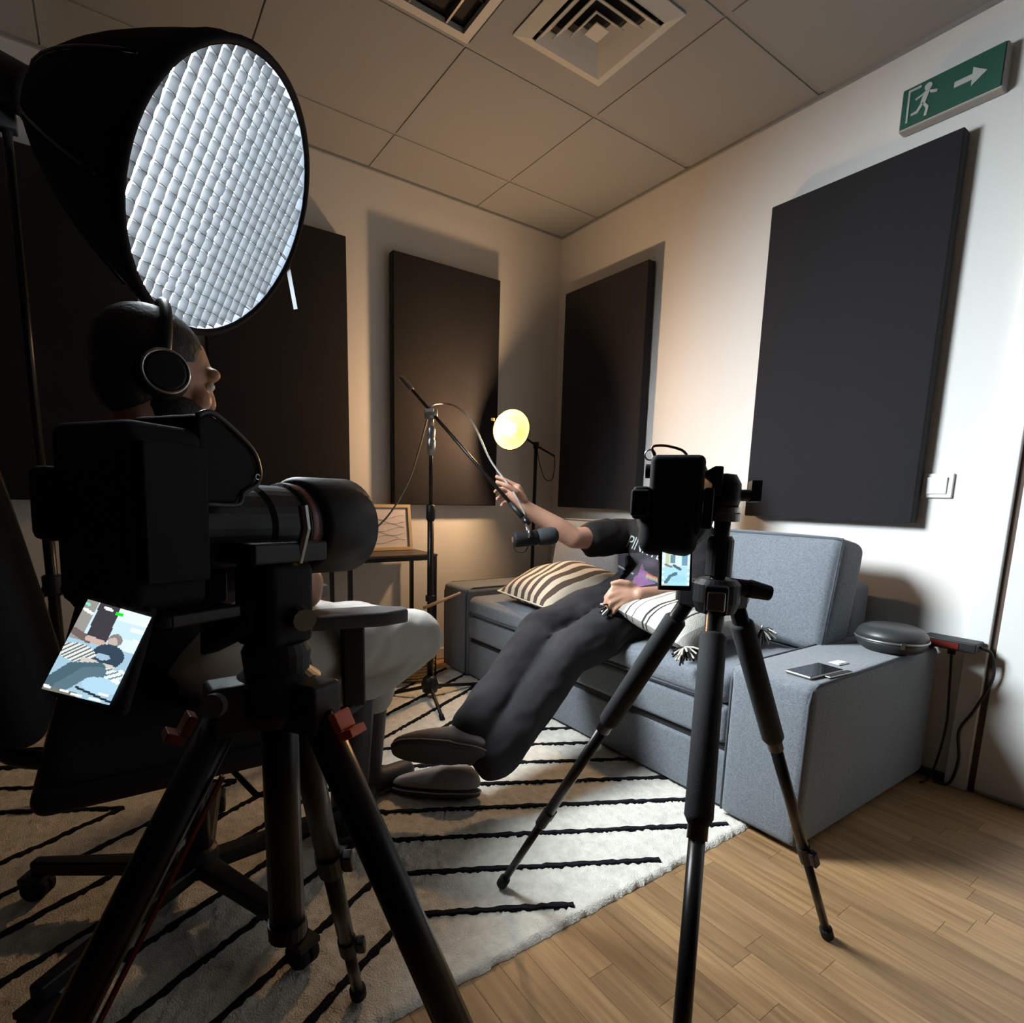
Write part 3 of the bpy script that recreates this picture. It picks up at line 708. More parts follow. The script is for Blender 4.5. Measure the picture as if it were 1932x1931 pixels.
# ================================================================== amber lamp
def lamp():
    b = V((-.225, -.105, 0)); t = thing('amber_work_lamp', 'round amber work lamp glowing on a thin stand in the corner', 'lamp', b)
    mesh_obj('base_plate', MB().lathe([(.0,.0),(.09,.0),(.09,.012),(.02,.02),(0,.02)], b, seg=28), MT['blkmet'], t)
    mesh_obj('pole', MB().tube([b+Z_*.015, b+Z_*1.225], .0105, 12), MT['blkmet'], t, smooth=True)
    j = b+Z_*1.235
    mesh_obj('pivot_block', MB().obox(j, R_, U_, F_, .032, .036, .03), MT['blk'], t, bevel=.004)
    c = ony(965, 811, -.30); n = (-R_*.38-U_*.06-F_*.80).normalized()
    e = ony(1046, 861, -.085); jj = j+V((0,0,.004))
    mesh_obj('arm', MB().tube([j, e], .006, 8).tube([j, c-n*.055], .006, 8), MT['blk'], t, smooth=True)
    mesh_obj('cord', MB().tube(smooth_path([e, e+V((.004,0,-.06)), e+V((-.012,0,-.14)), j+V((.075,0,-.19)), j+V((.03,0,-.10)), j+V((.012,0,-.03))], 6), .0028, 6), MT['blkcable'], t, smooth=True)
    R = .104
    s = mesh_obj('shade', MB().lathe([(.018,-.085),(.03,-.08),(.06,-.062),(.088,-.030),(R,.0),(R+.004,.004),(R+.004,.008),(R,.008)], c, n, 40, ends=False), MT['blk'], t, smooth=True)
    mesh_obj('reflector', MB().lathe([(R-.001,.006),(.084,-.026),(.057,-.056),(.03,-.070),(0,-.072)], c, n, 40, ends=False), MT['reflector'], t, smooth=True)
    mesh_obj('rim_clip', MB().obox(c+(-R_*.9+U_*.5).normalized()*(R+.006)+n*.004, n, R_, U_, .012, .014, .014), MT['steel'], s)
    mesh_obj('bulb', MB().ell(c+n*.048, .034, .034, .034), MT['bulb'], t, smooth=True)
    mesh_obj('socket', MB().lathe([(.016,-.085),(.016,.022)], c, n, 16), MT['white'], t)
lamp()

# ================================================================== softbox key light
def softbox():
    C = V((-1.985, -1.0, 1.690)); n = V((.685, -.565, -.46)).normalized()
    e1 = n.cross(Z_).normalized(); e2 = n.cross(e1).normalized(); R = .345
    back = C-n*.66
    b = V((back.x, back.y, 0))
    t = thing('softbox', 'large round black softbox with a honeycomb grid glowing cool white', 'softbox', C-n*.3)
    prof = [(R*math.sqrt(max(0, 1-s/.52)), -s-.05) for s in [0,.03,.08,.15,.23,.31,.38,.44,.48]]
    mesh_obj('dome', MB().lathe([(R, .0), (R+.004, -.02), (R+.004, -.045)]+prof[1:]+[(.085, -.535)], C, n, 48, ends=False), MT['softbox'], t, smooth=True)
    mesh_obj('rim', MB().tube([C+(e1*math.cos(a/64*2*math.pi)+e2*math.sin(a/64*2*math.pi))*(R+.003) for a in range(64)], .009, 8, closed=True), MT['softbox'], t, smooth=True)
    mesh_obj('diffuser', MB().lathe([(0, -.047), (R-.004, -.047)], C, n, 48, ends=False), MT['diffuser'], t)
    g = mesh_obj('grid', MB().tube([C+(e1*math.cos(a/64*2*math.pi)+e2*math.sin(a/64*2*math.pi))*(R-.006) for a in range(64)], .003, 6, closed=True), MT['gridcloth'], t)
    cell = .034; dpt = .0245
    k = -10
    for a, b_ in ((e1, e2), (e2, e1)):
        for k in range(-11, 12):
            x = (k+.5*(a is e2)*0)*cell
            if abs(x) > R-.02: continue
            h = math.sqrt((R-.008)**2-x*x)
            N = max(4, int(2*h/.022)); mb = MB(); vs = []
            for i in range(N+1):          # slightly wavy cloth strip
                s_ = -h+2*h*i/N; w = .0016*math.sin(s_*146+k*1.7)
                for d in (-.003, -.003-dpt):
                    for q in (-.0006, .0006): vs.append(C+a*(x+w+q)+b_*s_+n*d)
            fs = []
            for i in range(N):
                o = i*4; fs += [(o, o+4, o+5, o+1), (o+2, o+3, o+7, o+6), (o, o+2, o+6, o+4), (o+1, o+5, o+7, o+3)]
            mesh_obj('grid_strip', mb.add(vs, fs), MT['gridcloth'], g)
    for k in range(8):
        a = 2*math.pi*(k+.5)/8; d = e1*math.cos(a)+e2*math.sin(a)
        mesh_obj('rib', MB().tube([C+d*(r+.004)+n*h for r, h in prof[1:]], .004, 6), MT['blkmet'], t, smooth=True)
    p0 = dep(541, 492, 1.86); p1 = dep(558, 584, 1.86)
    rim_pt = C+(e1*math.cos(2.2)+e2*math.sin(2.2))*R
    mesh_obj('hanging_strap', MB().bar(p0, p1, .013, .003, up=F_).tube([p0, p0+(C-p0)*.16], .002, 6), MT['strap'], t)
    # lamp head and stand
    t2 = thing('studio_light_head', 'black studio light head clamped behind the softbox on a stand', 'studio light', b)
    mesh_obj('bayonet_ring', MB().lathe([(.082,-.57),(.082,-.535)], C, n, 32), MT['blkmet'], t2)
    mesh_obj('lamp_housing', MB().lathe([(.0,-.86),(.055,-.86),(.062,-.85),(.062,-.585),(.07,-.575),(.0,-.572)], C, n, 32), MT['blk'], t2, smooth=False)
    hp = C-n*.70; jt = V((hp.x, hp.y, hp.z-.10))
    mesh_obj('yoke', MB().bar(jt, hp-e1*.0-Z_*.045, .03, .02).obox(jt, X_, Y_, Z_, .045, .045, .05), MT['blk'], t2, bevel=.003)
    mesh_obj('stand_pole', MB().tube([(jt.x, jt.y, .20), (jt.x, jt.y, .95)], .0155, 12).tube([(jt.x, jt.y, .9), (jt.x, jt.y, jt.z)], .0115, 12), MT['blkmet'], t2, smooth=True)
    mesh_obj('clamp_collar', MB().lathe([(.022,.90),(.024,.91),(.024,.96),(.02,.965)], (jt.x, jt.y, 0), seg=20), MT['blk'], t2)
    mesh_obj('leg_collar', MB().lathe([(.022,.60),(.026,.61),(.026,.66),(.02,.665)], (jt.x, jt.y, 0), seg=20), MT['blk'], t2)
    for k in range(3):
        a = math.radians(100+120*k); f = V((jt.x+.42*math.cos(a), jt.y+.42*math.sin(a), .012))
        mesh_obj('leg', MB().tube([V((jt.x+.02*math.cos(a), jt.y+.02*math.sin(a), .63)), f], .010, 10).tube([V((jt.x, jt.y, .26)), V((jt.x, jt.y, .63)).lerp(f, .55)], .007, 8), MT['blkmet'], t2, smooth=True)
softbox()

# ================================================================== cameras on tripods
def paint_screen(name, corners, fn, nu, nv, material, parent):
    TL, TR, BR, BL = corners; vs = []; fs = []; cols = []
    for j in range(nv):
        for i in range(nu):
            q = []
            for a, b in ((0,0),(1,0),(1,1),(0,1)):
                u, v = (i+a)/nu, (j+b)/nv
                q.append(TL*(1-u)*(1-v)+TR*u*(1-v)+BR*u*v+BL*(1-u)*v)
            n = len(vs); vs += q; fs.append((n+3, n+2, n+1, n)); c = fn((i+.5)/nu, (j+.5)/nv); cols += [(*c, 1)]*4
    o = mesh_obj(name, MB().add(vs, fs), material, parent)
    at = o.data.color_attributes.new('paint', 'FLOAT_COLOR', 'POINT')
    for i, c in enumerate(cols): at.data[i].color = c
    return o
def seg_d(u, v, a, b, asp=1.5):
    ux, uy = u-a[0], (v-a[1])*asp; dx, dy = b[0]-a[0], (b[1]-a[1])*asp
    k = max(0, min(1, (ux*dx+uy*dy)/(dx*dx+dy*dy))); return math.hypot(ux-k*dx, uy-k*dy)
def sceneA(u, v):
    c = (.62, .80, .88)
    if v < .12 and u > .5: c = (.78, .88, .92)
    if .20+.04*0 < u-.10*(v) < .52 and v < .37: c = (.075, .07, .085)
    if u < .19 and v < .42: c = (.36, .35, .33)
    if v > .42: c = (.42, .60, .72)                       # sofa
    if u > .66 and .30 < v < .42: c = (.74, .88, .95)
    if .80 < u and .16 < v < .2: c = (.85, .93, .95)
    if seg_d(u, v, (.02, .34), (.30, .40)) < .055: c = (.20, .16, .15)
    if seg_d(u, v, (.28, .38), (.52, .40)) < .045: c = (.62, .47, .42)
    if math.hypot((u-.66), (v-.335)*1.5) < .105: c = (.30, .26, .26)
    if math.hypot((u-.635), (v-.36)*1.5) < .075: c = (.58, .50, .46)
    if ((u-.66)/.24)**2+((v-.515)/.13)**2 < 1: c = (.055, .09, .13)
    if ((u-.60)/.11)**2+((v-.53)/.035)**2 < 1: c = (.42, .55, .68)
    if ((u-.22)/.28)**2+((v-.55)/.095)**2 < 1: c = (.80, .84, .80) if math.sin((u*1.3+v*1.9)*62) > -.2 else (.16, .17, .18)
    if seg_d(u, v, (.35, .60), (.80, .62)) < .035: c = (.66, .62, .58)
    if ((u-.78)/.22)**2+((v-.69)/.06)**2 < 1: c = (.78, .88, .88) if math.sin((u+v*2.2)*48) > -.5 else (.22, .26, .28)
    if seg_d(u, v, (.62, .66), (.26, .72)) < .10 or seg_d(u, v, (.26, .72), (.05, .92)) < .10: c = (.10, .17, .21)
    if seg_d(u, v, (.66, .70), (.46, .74)) < .10 or seg_d(u, v, (.46, .74), (.22, .95)) < .095: c = (.14, .22, .27)
    if ((u-.76)/.27)**2+((v-.83)/.09)**2 < 1: c = (.48, .70, .84)
    if seg_d(u, v, (.45, .90), (1.0, .97)) < .018: c = (.03, .05, .07)
    if v > .95 and u < .5: c = (.22, .22, .20)
    # status read-outs along the edges
    for a, b, w in (((.02,.10),(.16,.13),.022), ((.30,.035),(.42,.045),.022), ((.98,.10),(.90,.09),.025), ((.92,.28),(1.0,.30),.02), ((.93,.63),(1.,.64),.022), ((.90,.745),(.98,.75),.028), ((.0,.955),(.10,.965),.022), ((.27,.965),(.37,.97),.02), ((.44,.975),(.56,.98),.02), ((.70,.975),(.84,.98),.02), ((.80,.905),(.92,.91),.018)):
        if seg_d(u, v, a, b) < w: c = (.95, 1.0, 1.0)
    if seg_d(u, v, (.50,.06), (.58,.065)) < .025: c = (.02, .78, .04)
    if seg_d(u, v, (.0,.045), (.06,.05)) < .02: c = (.25, .90, .65)
    return tuple(x**1.15 for x in c)
def sceneB(u, v):
    c = (.70, .90, .95)
    if .12 < u < .26 and v < .42: c = (.62, .66, .45)
    if .30 < u < .46 and .18 < v < .40: c = (.22, .32, .38)
    if .70 < u < .92 and .08 < v < .46: c = (.22, .40, .52)
    if v > .48: c = (.48, .78, .86)
    if seg_d(u, v, (.12, .44), (.34, .50)) < .045: c = (.30, .28, .26)
    if seg_d(u, v, (.42, .46), (.66, .56)) < .05: c = (.12, .18, .22)
    if seg_d(u, v, (.50, .68), (.30, .76)) < .07 or seg_d(u, v, (.30, .76), (.14, .92)) < .06: c = (.12, .24, .30)
    if ((u-.62)/.30)**2+((v-.82)/.10)**2 < 1: c = (.42, .74, .84)
    if v > .93 and u < .3: c = (.55, .70, .68)
    for k in range(7):
        if abs(u-.04) < .035 and abs(v-(.06+k*.145)) < .028: c = (.97, 1, 1)
        if abs(u-.96) < .035 and abs(v-(.10+k*.14)) < .03: c = (.97, 1, 1)
        if abs(v-.025) < .02 and abs(u-(.1+k*.13)) < .03: c = (.97, 1, 1)
    return tuple(x**1.15 for x in c)

def tripod_leg(t, top, foot, r0, grip=None, split=(.36, .70), flips=True, red=False):
    d = foot-top; L = d.length; n = d.normalized()
    a, b = split
    lg = mesh_obj('leg', MB().tube([top, top+d*(a+.02)], r0, 14), MT['blkmet'], t, smooth=True)
    mesh_obj('middle_section', MB().tube([top+d*a, top+d*(b+.01)], r0*.82, 14), MT['blkmet'], lg, smooth=True)
    mesh_obj('lower_section', MB().tube([top+d*b, foot-n*.02], r0*.64, 14), MT['blkmet'], lg, smooth=True)
    if grip: mesh_obj('foam_grip', MB().tube([top+d*grip[0], top+d*(grip[0]+.006), top+d*(grip[1]-.012), top+d*grip[1]], [r0*1.15, r0*1.42, r0*1.42, r0*1.0], 18), MT['foam'], lg, smooth=True)
    for s_ in (a, b):
        p = top+d*s_; rr = r0*(1.15 if s_ == a else .95)
        if s_ == a and grip: continue
        mesh_obj('leg_lock', MB().tube([p-n*.022, p+n*.022], rr, 14), MT['blk'], lg, smooth=False)
        side = n.cross(Z_).normalized()
        mesh_obj('lock_lever', MB().obox(p+side*(rr+.006), n, side, n.cross(side), .036, .014, .016), MT['red'] if red and s_ == a else MT['blk'], lg, bevel=.003)
    mesh_obj('rubber_foot', MB().tube([foot-n*.032, foot-n*.028, foot-n*.004, foot], [r0*.62, r0*.95, r0*.95, r0*.6], 14), MT['blkm'], lg, smooth=False)

def tripodB():
    A = dep(1352, 1120, .9); ax = V((A.x, A.y, 0))
    t = thing('tripod', 'black aluminium tripod with foam leg grips in front of the sofa', 'tripod', (A.x, A.y, 0), 'camera tripods')
    top = A+Z_*.005
    sh = mesh_obj('shoulder', MB().lathe([(.0,-.03),(.030,-.03),(.036,-.012),(.036,.016),(.028,.024),(0,.024)], A, Z_, 28), MT['blk'], t, smooth=False)
    fl_, fr_ = onz(945, 1672, .016), onz(1562, 1768, .004); fl_.z = .018; fr_.z = .004
    near = V((A.x-.40, A.y-.275, .002))
    feet = [fl_, fr_, near]
    for f in feet:
        d = V((f.x-A.x, f.y-A.y, 0)).normalized(); tp = A+d*.040-Z_*.005
        mesh_obj('hinge_block', MB().obox(A+d*.040-Z_*.004, d, d.cross(Z_), Z_, .034, .034, .044), MT['blk'], sh, bevel=.004)
        mesh_obj('angle_tab', MB().obox(A+d*.060-Z_*.004, d, d.cross(Z_), Z_, .010, .026, .030), MT['metalgrey'], sh, bevel=.003)
        tripod_leg(t, tp, f, .0135, grip=(.06, .36))
    mesh_obj('centre_column', MB().tube([A-Z_*.36, A+Z_*.115], .0125, 16), MT['blkmet'], t, smooth=True)
    mesh_obj('column_end_cap', MB().lathe([(.0,0),(.022,.0),(.020,.006),(.013,.03),(0,.03)], A-Z_*.385, Z_, 20), MT['blk'], t)
    kb = MB().tube([A+R_*.02+Z_*.012, A+R_*.055+Z_*.008], .013, 14).tube([A+R_*.05+Z_*.008, A+R_*.085+Z_*.0], [.015, .012], 12)
    mesh_obj('column_knob', kb, MT['blkm'], t)
    mesh_obj('column_sleeve', MB().lathe([(.020,.0),(.020,.055),(.016,.062)], A+Z_*.03, Z_, 20), MT['blk'], t)
    # ball head
    hb = A+Z_*.115
    mesh_obj('head_base', MB().lathe([(.0,0),(.026,.0),(.026,.012),(.023,.014),(.023,.022),(0,.022)], hb, Z_, 28), MT['metalgrey'], t)
    mesh_obj('ball_head', MB().lathe([(.0,.02),(.021,.022),(.024,.035),(.023,.058),(.015,.072),(0,.074)], hb, Z_, 24), MT['blk'], t, smooth=True)
    mesh_obj('head_knob', MB().tube([hb+Z_*.04, hb+Z_*.04+R_*.038], .009, 12).obox(hb+Z_*.046+R_*.046, R_, Z_, F_, .016, .032, .014), MT['blk'], t)
    mesh_obj('quick_release', MB().obox(hb+Z_*.058-R_*.020, R_, Z_, F_, .016, .046, .044), MT['blk'], t, bevel=.003)
    # portrait-mounted camera
    w = V((.80, .60, 0)).normalized(); s = w.cross(Z_).normalized(); up = Z_
    c = dep(1274, 958, .875)
    t2 = thing('mirrorless_camera', 'black mirrorless camera mounted upright on the tripod before the sofa', 'camera', c, 'cameras on tripods')
    mesh_obj('body', MB().obox(c+up*.018, w, s, up, .056, .080, .122), MT['blkm'], t2, bevel=.010, bseg=3)
    mesh_obj('grip', MB().obox(c+up*.060+w*.035, w, s, up, .04, .074, .036), MT['blkm'], t2, bevel=.014, bseg=3)
    mesh_obj('viewfinder_hump', MB().obox(c-s*.050+up*.006-w*.004, w, s, up, .066, .026, .050), MT['blkm'], t2, bevel=.006)
    mesh_obj('eyecup', MB().obox(c-s*.050+up*.006-w*.042, w, s, up, .014, .028, .040), MT['blkm'], t2, bevel=.004)
    mesh_obj('lens_barrel', MB().lathe([(.036,.02),(.036,.05),(.040,.055),(.040,.105),(.043,.11),(.043,.135),(.036,.135),(.034,.11),(0,.108)], c, w, 32), MT['blk'], t2, smooth=False)
    mesh_obj('lens_hood', MB().lathe([(.042,.125),(.060,.138),(.070,.185),(.066,.185),(.056,.140),(.040,.13)], c-up*.016-s*.006, w, 36, ends=False), MT['blkm'], t2, smooth=True)
    mesh_obj('side_handle', MB().rbox(c-s*.008-up*.040-w*.012, 0.046, .088, .070, .022, 4, axes=(w, s, up)), MT['blkm'], t2, smooth=True)
    mesh_obj('mount_plate', MB().obox(c+s*.048-up*.0, w, s, up, .044, .014, .062), MT['blk'], t2, bevel=.003)
    mesh_obj('mode_dial', MB().lathe([(.011,0),(.011,.008)], c-s*.040+up*.055, -s, 18), MT['blk'], t2)
    dv = [dep(1250, 1034, .862), dep(1303, 1036, .862), dep(1300, 1106, .862), dep(1248, 1105, .862)]
    cc = (dv[0]+dv[1]+dv[2]+dv[3])/4; sx = (dv[1]-dv[0]).normalized(); sy = (dv[0]-dv[3]).normalized(); sn = sx.cross(sy).normalized()
    sb = mesh_obj('flip_screen', MB().obox(cc-sn*.0045, sx, sy, sn, .051, .072, .008), MT['blkm'], t2, bevel=.002)
    paint_screen('display', dv, sceneB, 34, 50, MT['screenB'], sb)
    mesh_obj('screen_hinge', MB().tube([cc+sy*.034-sn*.008, cc+sy*.055-sn*.014], .005, 8), MT['blk'], t2)
    st = [c+up*.078-s*.036, c+up*.092-s*.040, c+up*.094-s*.022, c+up*.088+s*.002, c+up*.080+s*.012]
    mesh_obj('wrist_strap', MB().tube(smooth_path(st, 6), .0022, 6), MT['redglass'], t2, smooth=True)
    mesh_obj('strap_ring', MB().tube([c+up*.080-s*.043+(s*math.cos(a/14*2*math.pi)+up*math.sin(a/14*2*math.pi))*.008 for a in range(14)], .0014, 6, closed=True), MT['steel'], t2, smooth=True)
tripodB()

def tripodA():
    A = dep(525, 1308, .52)
    t = thing('tripod', 'heavy black tripod with red levers in the dark left foreground', 'tripod', (A.x, A.y, 0), 'camera tripods')
    sh = mesh_obj('shoulder', MB().lathe([(.0,-.024),(.030,-.024),(.038,-.010),(.038,.016),(.028,.024),(0,.024)], A, Z_, 28), MT['blk'], t, smooth=False)
    feet = [V((-1.985, -1.90, .016)), V((-1.95, -2.67, .002)), V((-2.63, -2.29, .002))]
    for k, f in enumerate(feet):
        d = V((f.x-A.x, f.y-A.y, 0)).normalized(); tp = A+d*.042-Z_*.004
        mesh_obj('hinge_block', MB().obox(A+d*.040-Z_*.004, d, d.cross(Z_), Z_, .040, .036, .046), MT['blk'], sh, bevel=.005)
        tripod_leg(t, tp, f, .0155, split=(.42, .74))
        dd = (f-tp).normalized(); pr = dd.cross(d.cross(Z_)).normalized()
        q = tp+dd*.018-pr*.0+d*.012+Z_*.008
        mesh_obj('red_lever', MB().obox(q+d*.012, dd, d.cross(Z_), pr, .017, .020, .008).obox(q+d*.018-dd*-.010, dd, d.cross(Z_), pr, .008, .020, .016), MT['red'] if k != 2 else MT['redglass'], sh, bevel=.0015)
    st = V((feet[2].x-A.x, feet[2].y-A.y, 0)).normalized()
    mesh_obj('red_stripe', MB().bar(A+st*.052-Z_*.06+V((0,-.014,0)), feet[2]*.55+A*.45+V((0,-.015,0)), .006, .003), MT['redglass'], t)
    mesh_obj('centre_column', MB().tube([A-Z_*.235, A+Z_*.06], .0165, 18), MT['blkmet'], t, smooth=True)
    mesh_obj('column_end_cap', MB().lathe([(.0,0),(.018,.0),(.0185,.016),(0,.016)], A-Z_*.25, Z_, 20), MT['blk'], t)
    mesh_obj('bubble_level', MB().lathe([(.010,0),(.010,.008)], dep(408, 1330, .47), -F_, 16), MT['metalgrey'], t)
    # fluid head
    hd = A+Z_*.055
    mesh_obj('pan_base', MB().lathe([(.0,0),(.028,.0),(.030,.02),(.026,.028),(0,.028)], A+Z_*.022, Z_, 26), MT['blk'], t)
    w = V((.86, .51, -.03)).normalized(); s = w.cross(Z_).normalized(); up = s.cross(w).normalized()
    mesh_obj('tilt_body', MB().obox(A+Z_*.085, w, s, up, .052, .048, .075), MT['blkm'], t, bevel=.008)
    mesh_obj('pan_handle_socket', MB().obox(dep(440, 1180, .49), R_*.9+U_*.45, U_, F_, .050, .030, .03), MT['blkm'], t, bevel=.004)
    mesh_obj('tilt_knob', MB().tube([A+Z_*.075+R_*.02, A+Z_*.07+R_*.034-F_*.02], .010, 12), MT['metalgrey'], t)
    top = A+Z_*.122
    mesh_obj('plate_clamp', MB().obox(top+Z_*.01, w, s, up, .085, .050, .018), MT['blk'], t, bevel=.003)
    mesh_obj('clamp_lever', MB().tube([top+R_*.022, top+R_*.030+Z_*.03, top+R_*.028+Z_*.05], .0045, 8), MT['metalgrey'], t)
    # camera in portrait orientation
    c = dep(248, 966, .428)
    t2 = thing('cinema_camera', 'black camera with large lens hood in the dark left foreground', 'camera', c, 'cameras on tripods')
    mesh_obj('body', MB().obox(c-up*.004, w, s, up, .062, .090, .136), MT['blkm'], t2, bevel=.010, bseg=3)
    # hand grip: rounded D in side view, standing forward at the top
    q = c+up*.038+w*.024; poly = [(0,.036),(.012,.040),(.030,.031),(.050,.016),(.057,.0),(.054,-.012),(.040,-.020),(.034,-.030),(.0,-.030)]
    mesh_obj('hand_grip', MB().prism(poly, q+s*.044, w, up, s, -.080), MT['blkm'], t2, bevel=.004)
    rim = smooth_path([q+w*a+up*b+s*.0445 for a, b in poly], 4)
    mesh_obj('grip_edge', MB().tube(rim, .0022, 6), MT['greycase'], t2, smooth=True)
    mesh_obj('shutter_ring', MB().tube([q+w*.054-up*.006+s*.0455+(w*math.cos(a/14*6.283)+up*math.sin(a/14*6.283))*.0022 for a in range(14)], .0007, 5, closed=True), MT['steel'], t2, smooth=True)
    mesh_obj('viewfinder_hump', MB().obox(c-s*.052+up*.004, w, s, up, .074, .026, .056), MT['blkm'], t2, bevel=.007)
    ln = c-up*.012
    mesh_obj('lens_barrel', MB().lathe([(.036,.02),(.036,0.1020),(.039,0.1070),(.039,0.1420),(.042,0.1450),(.042,0.1720),(.036,0.1730),(.033,0.1570),(0,0.1550)], ln, w, 36), MT['blk'], t2, smooth=False)
    mesh_obj('red_ring', MB().lathe([(.0425,0.1470),(.0430,0.1490),(.0430,0.1540),(.0425,0.1560)], ln, w, 36, ends=False), MT['redglass'], t2, smooth=True)
    mesh_obj('lens_collar', MB().obox(ln-up*.052+w*.06, w, s, up, .030, .024, .030), MT['blk'], t2, bevel=.004)
    mesh_obj('lens_hood', MB().lathe([(.040,0.1610),(.046,0.1630),(.050,0.1690),(.0515,0.2070),(.0525,0.2350),(.050,0.2370),(.048,0.2070),(.046,0.1750),(.038,0.1690)], ln, w, 44, ends=False), MT['blk'], t2, smooth=True)
    mesh_obj('front_element', MB().lathe([(0,0.1750),(.020,0.1730),(.034,0.1650)], ln, w, 30, ends=False), MT['glassblk'], t2, smooth=True)
    mesh_obj('bottom_plate', MB().obox(c+s*.049, w, s, up, .050, .010, .10), MT['blkm'], t2, bevel=.002)
    mesh_obj('angle_bracket', MB().obox(c-up*.078+s*.006+w*.02, w, s, up, .06, .10, .010), MT['blk'], t2, bevel=.002)
    mesh_obj('tally_lamp', MB().ell(dep(561, 1056, .50), .003, .003, .003), MT['bulbdim'], t2)
    dv = [dep(166, 1131, .40), dep(286, 1165, .395), dep(206, 1331, .395), dep(78, 1300, .40)]
    cc = (dv[0]+dv[1]+dv[2]+dv[3])/4; sx = (dv[1]-dv[0]).normalized(); sy = (dv[0]-dv[3]); sy = (sy-sx*sy.dot(sx)).normalized(); sn = sx.cross(sy).normalized()
    sb = mesh_obj('flip_screen', MB().obox(cc-sn*.006, sx, sy, sn, .058, .080, .009), MT['blkm'], t2, bevel=.003)
    paint_screen('display', dv, sceneA, 60, 88, MT['screenA'], sb)
    mesh_obj('screen_hinge', MB().tube([cc+sy*.036+sx*.018-sn*.01, dep(290, 1075, .42)], .007, 8), MT['blk'], t2)
MT['bulbdim'] = mat('tally_amber', (.8, .4, .05), .4, emis=(1, .5, .1), estr=1.5)
tripodA()

# ================================================================== office chair
def office_chair():
    b = V((-2.19, -1.445, 0)); t = thing('office_chair', 'black swivel office chair with armrests and star base', 'chair', b)
    mesh_obj('star_hub', MB().lathe([(.0,.075),(.040,.075),(.045,.09),(.038,.13),(.03,.135),(0,.135)], b, seg=24), MT['blk'], t)
    for k in range(5):
        a = math.radians(5-72*k); d = V((math.cos(a), math.sin(a), 0)); s = d.cross(Z_)
        l = mesh_obj('base_leg', MB().prism([(.03,-.024),(.36,-.014),(.36,.014),(.03,.024)], b+Z_*.075, d, s, Z_, .034), MT['blk'], t, bevel=.006)
        p = b+d*.355
        ck = mesh_obj('caster', MB().lathe([(.0,-.022),(.024,-.022),(.028,-.016),(.028,-.004),(.012,-.003),(.012,.003),(.028,.004),(.028,.016),(.024,.022),(0,.022)], p+Z_*.044+s*.0, s, 20), MT['blkm'], l)
        mesh_obj('caster_fork', MB().tube([p+Z_*.044, p+Z_*.08], .007, 8).obox(p+Z_*.068, d, s, Z_, .05, .046, .012), MT['blk'], ck)
    mesh_obj('gas_lift', MB().tube([b+Z_*.12, b+Z_*.30], .025, 16).tube([b+Z_*.28, b+Z_*.42], .015, 14), MT['blkmet'], t, smooth=True)
    mesh_obj('tilt_mechanism', MB().obox(b+Z_*.405, X_, Y_, Z_, .20, .12, .05), MT['blk'], t, bevel=.008)
    mesh_obj('adjust_lever', MB().tube([b+V((.02,-.05,.40)), b+V((.08,-.26,.36)), b+V((.13,-.30,.365)), b+V((.12,-.33,.33))], .006, 8), MT['blkmet'], t, smooth=True)
    mesh_obj('seat_shell', MB().rbox(b+V((.0,0,.432)), .50, .52, .05, .024, 6), MT['blk'], t, smooth=True)
    mesh_obj('seat', MB().rbox(b+V((.01,0,.475)), .49, .50, .075, .035, 8, bulge=(0,0,.012)), MT['chair'], t, smooth=True)
    tl = math.radians(-10); ax = (V((math.cos(tl), 0, -math.sin(tl))), Y_, V((math.sin(tl), 0, math.cos(tl))))
    mesh_obj('backrest', MB().rbox(b+V((-.300,0,.80)), .07, .46, .58, .034, 8, bulge=(.012,0,0), axes=ax), MT['chair'], t, smooth=True)
    mesh_obj('back_spine', MB().tube(smooth_path([b+V((-.08,0,.40)), b+V((-.26,0,.41)), b+V((-.33,0,.50)), b+V((-.36,0,.80))], 6), .018, 10), MT['blk'], t, smooth=True)
    for s_ in (-1, 1):
        y = b.y+s_*.285
        p0, p1 = (dep(556, 1212, 1.24), dep(755, 1160, 1.33)) if s_ < 0 else (V((-2.05, y, .66)), V((-1.80, y, .66)))
        p0.z = p1.z = .655
        d = (p1-p0).normalized(); q = d.cross(Z_).normalized()
        pd = mesh_obj('arm_pad', MB().prism([(0,-.030),(.03,-.043),(.20,-.043),(.262,-.018),(.262,.018),(.20,.043),(.03,.043),(0,.030)], p0-d*.01-Z_*.018, d, q, Z_, .034), MT['armpad'], t, bevel=.007)
        m = p0+d*.125
        mesh_obj('arm_post', MB().obox(V((m.x, m.y, .545)), d, q, Z_, .052, .030, .20), MT['blk'], t, bevel=.006)
        mesh_obj('arm_bracket', MB().tube(smooth_path([V((m.x, m.y, .47)), V((m.x, m.y, .44)), V((b.x+.1, b.y+s_*.20, .415)), V((b.x+.05, b.y+s_*.08, .41))], 6), .015, 10), MT['blk'], t, smooth=True)
office_chair()

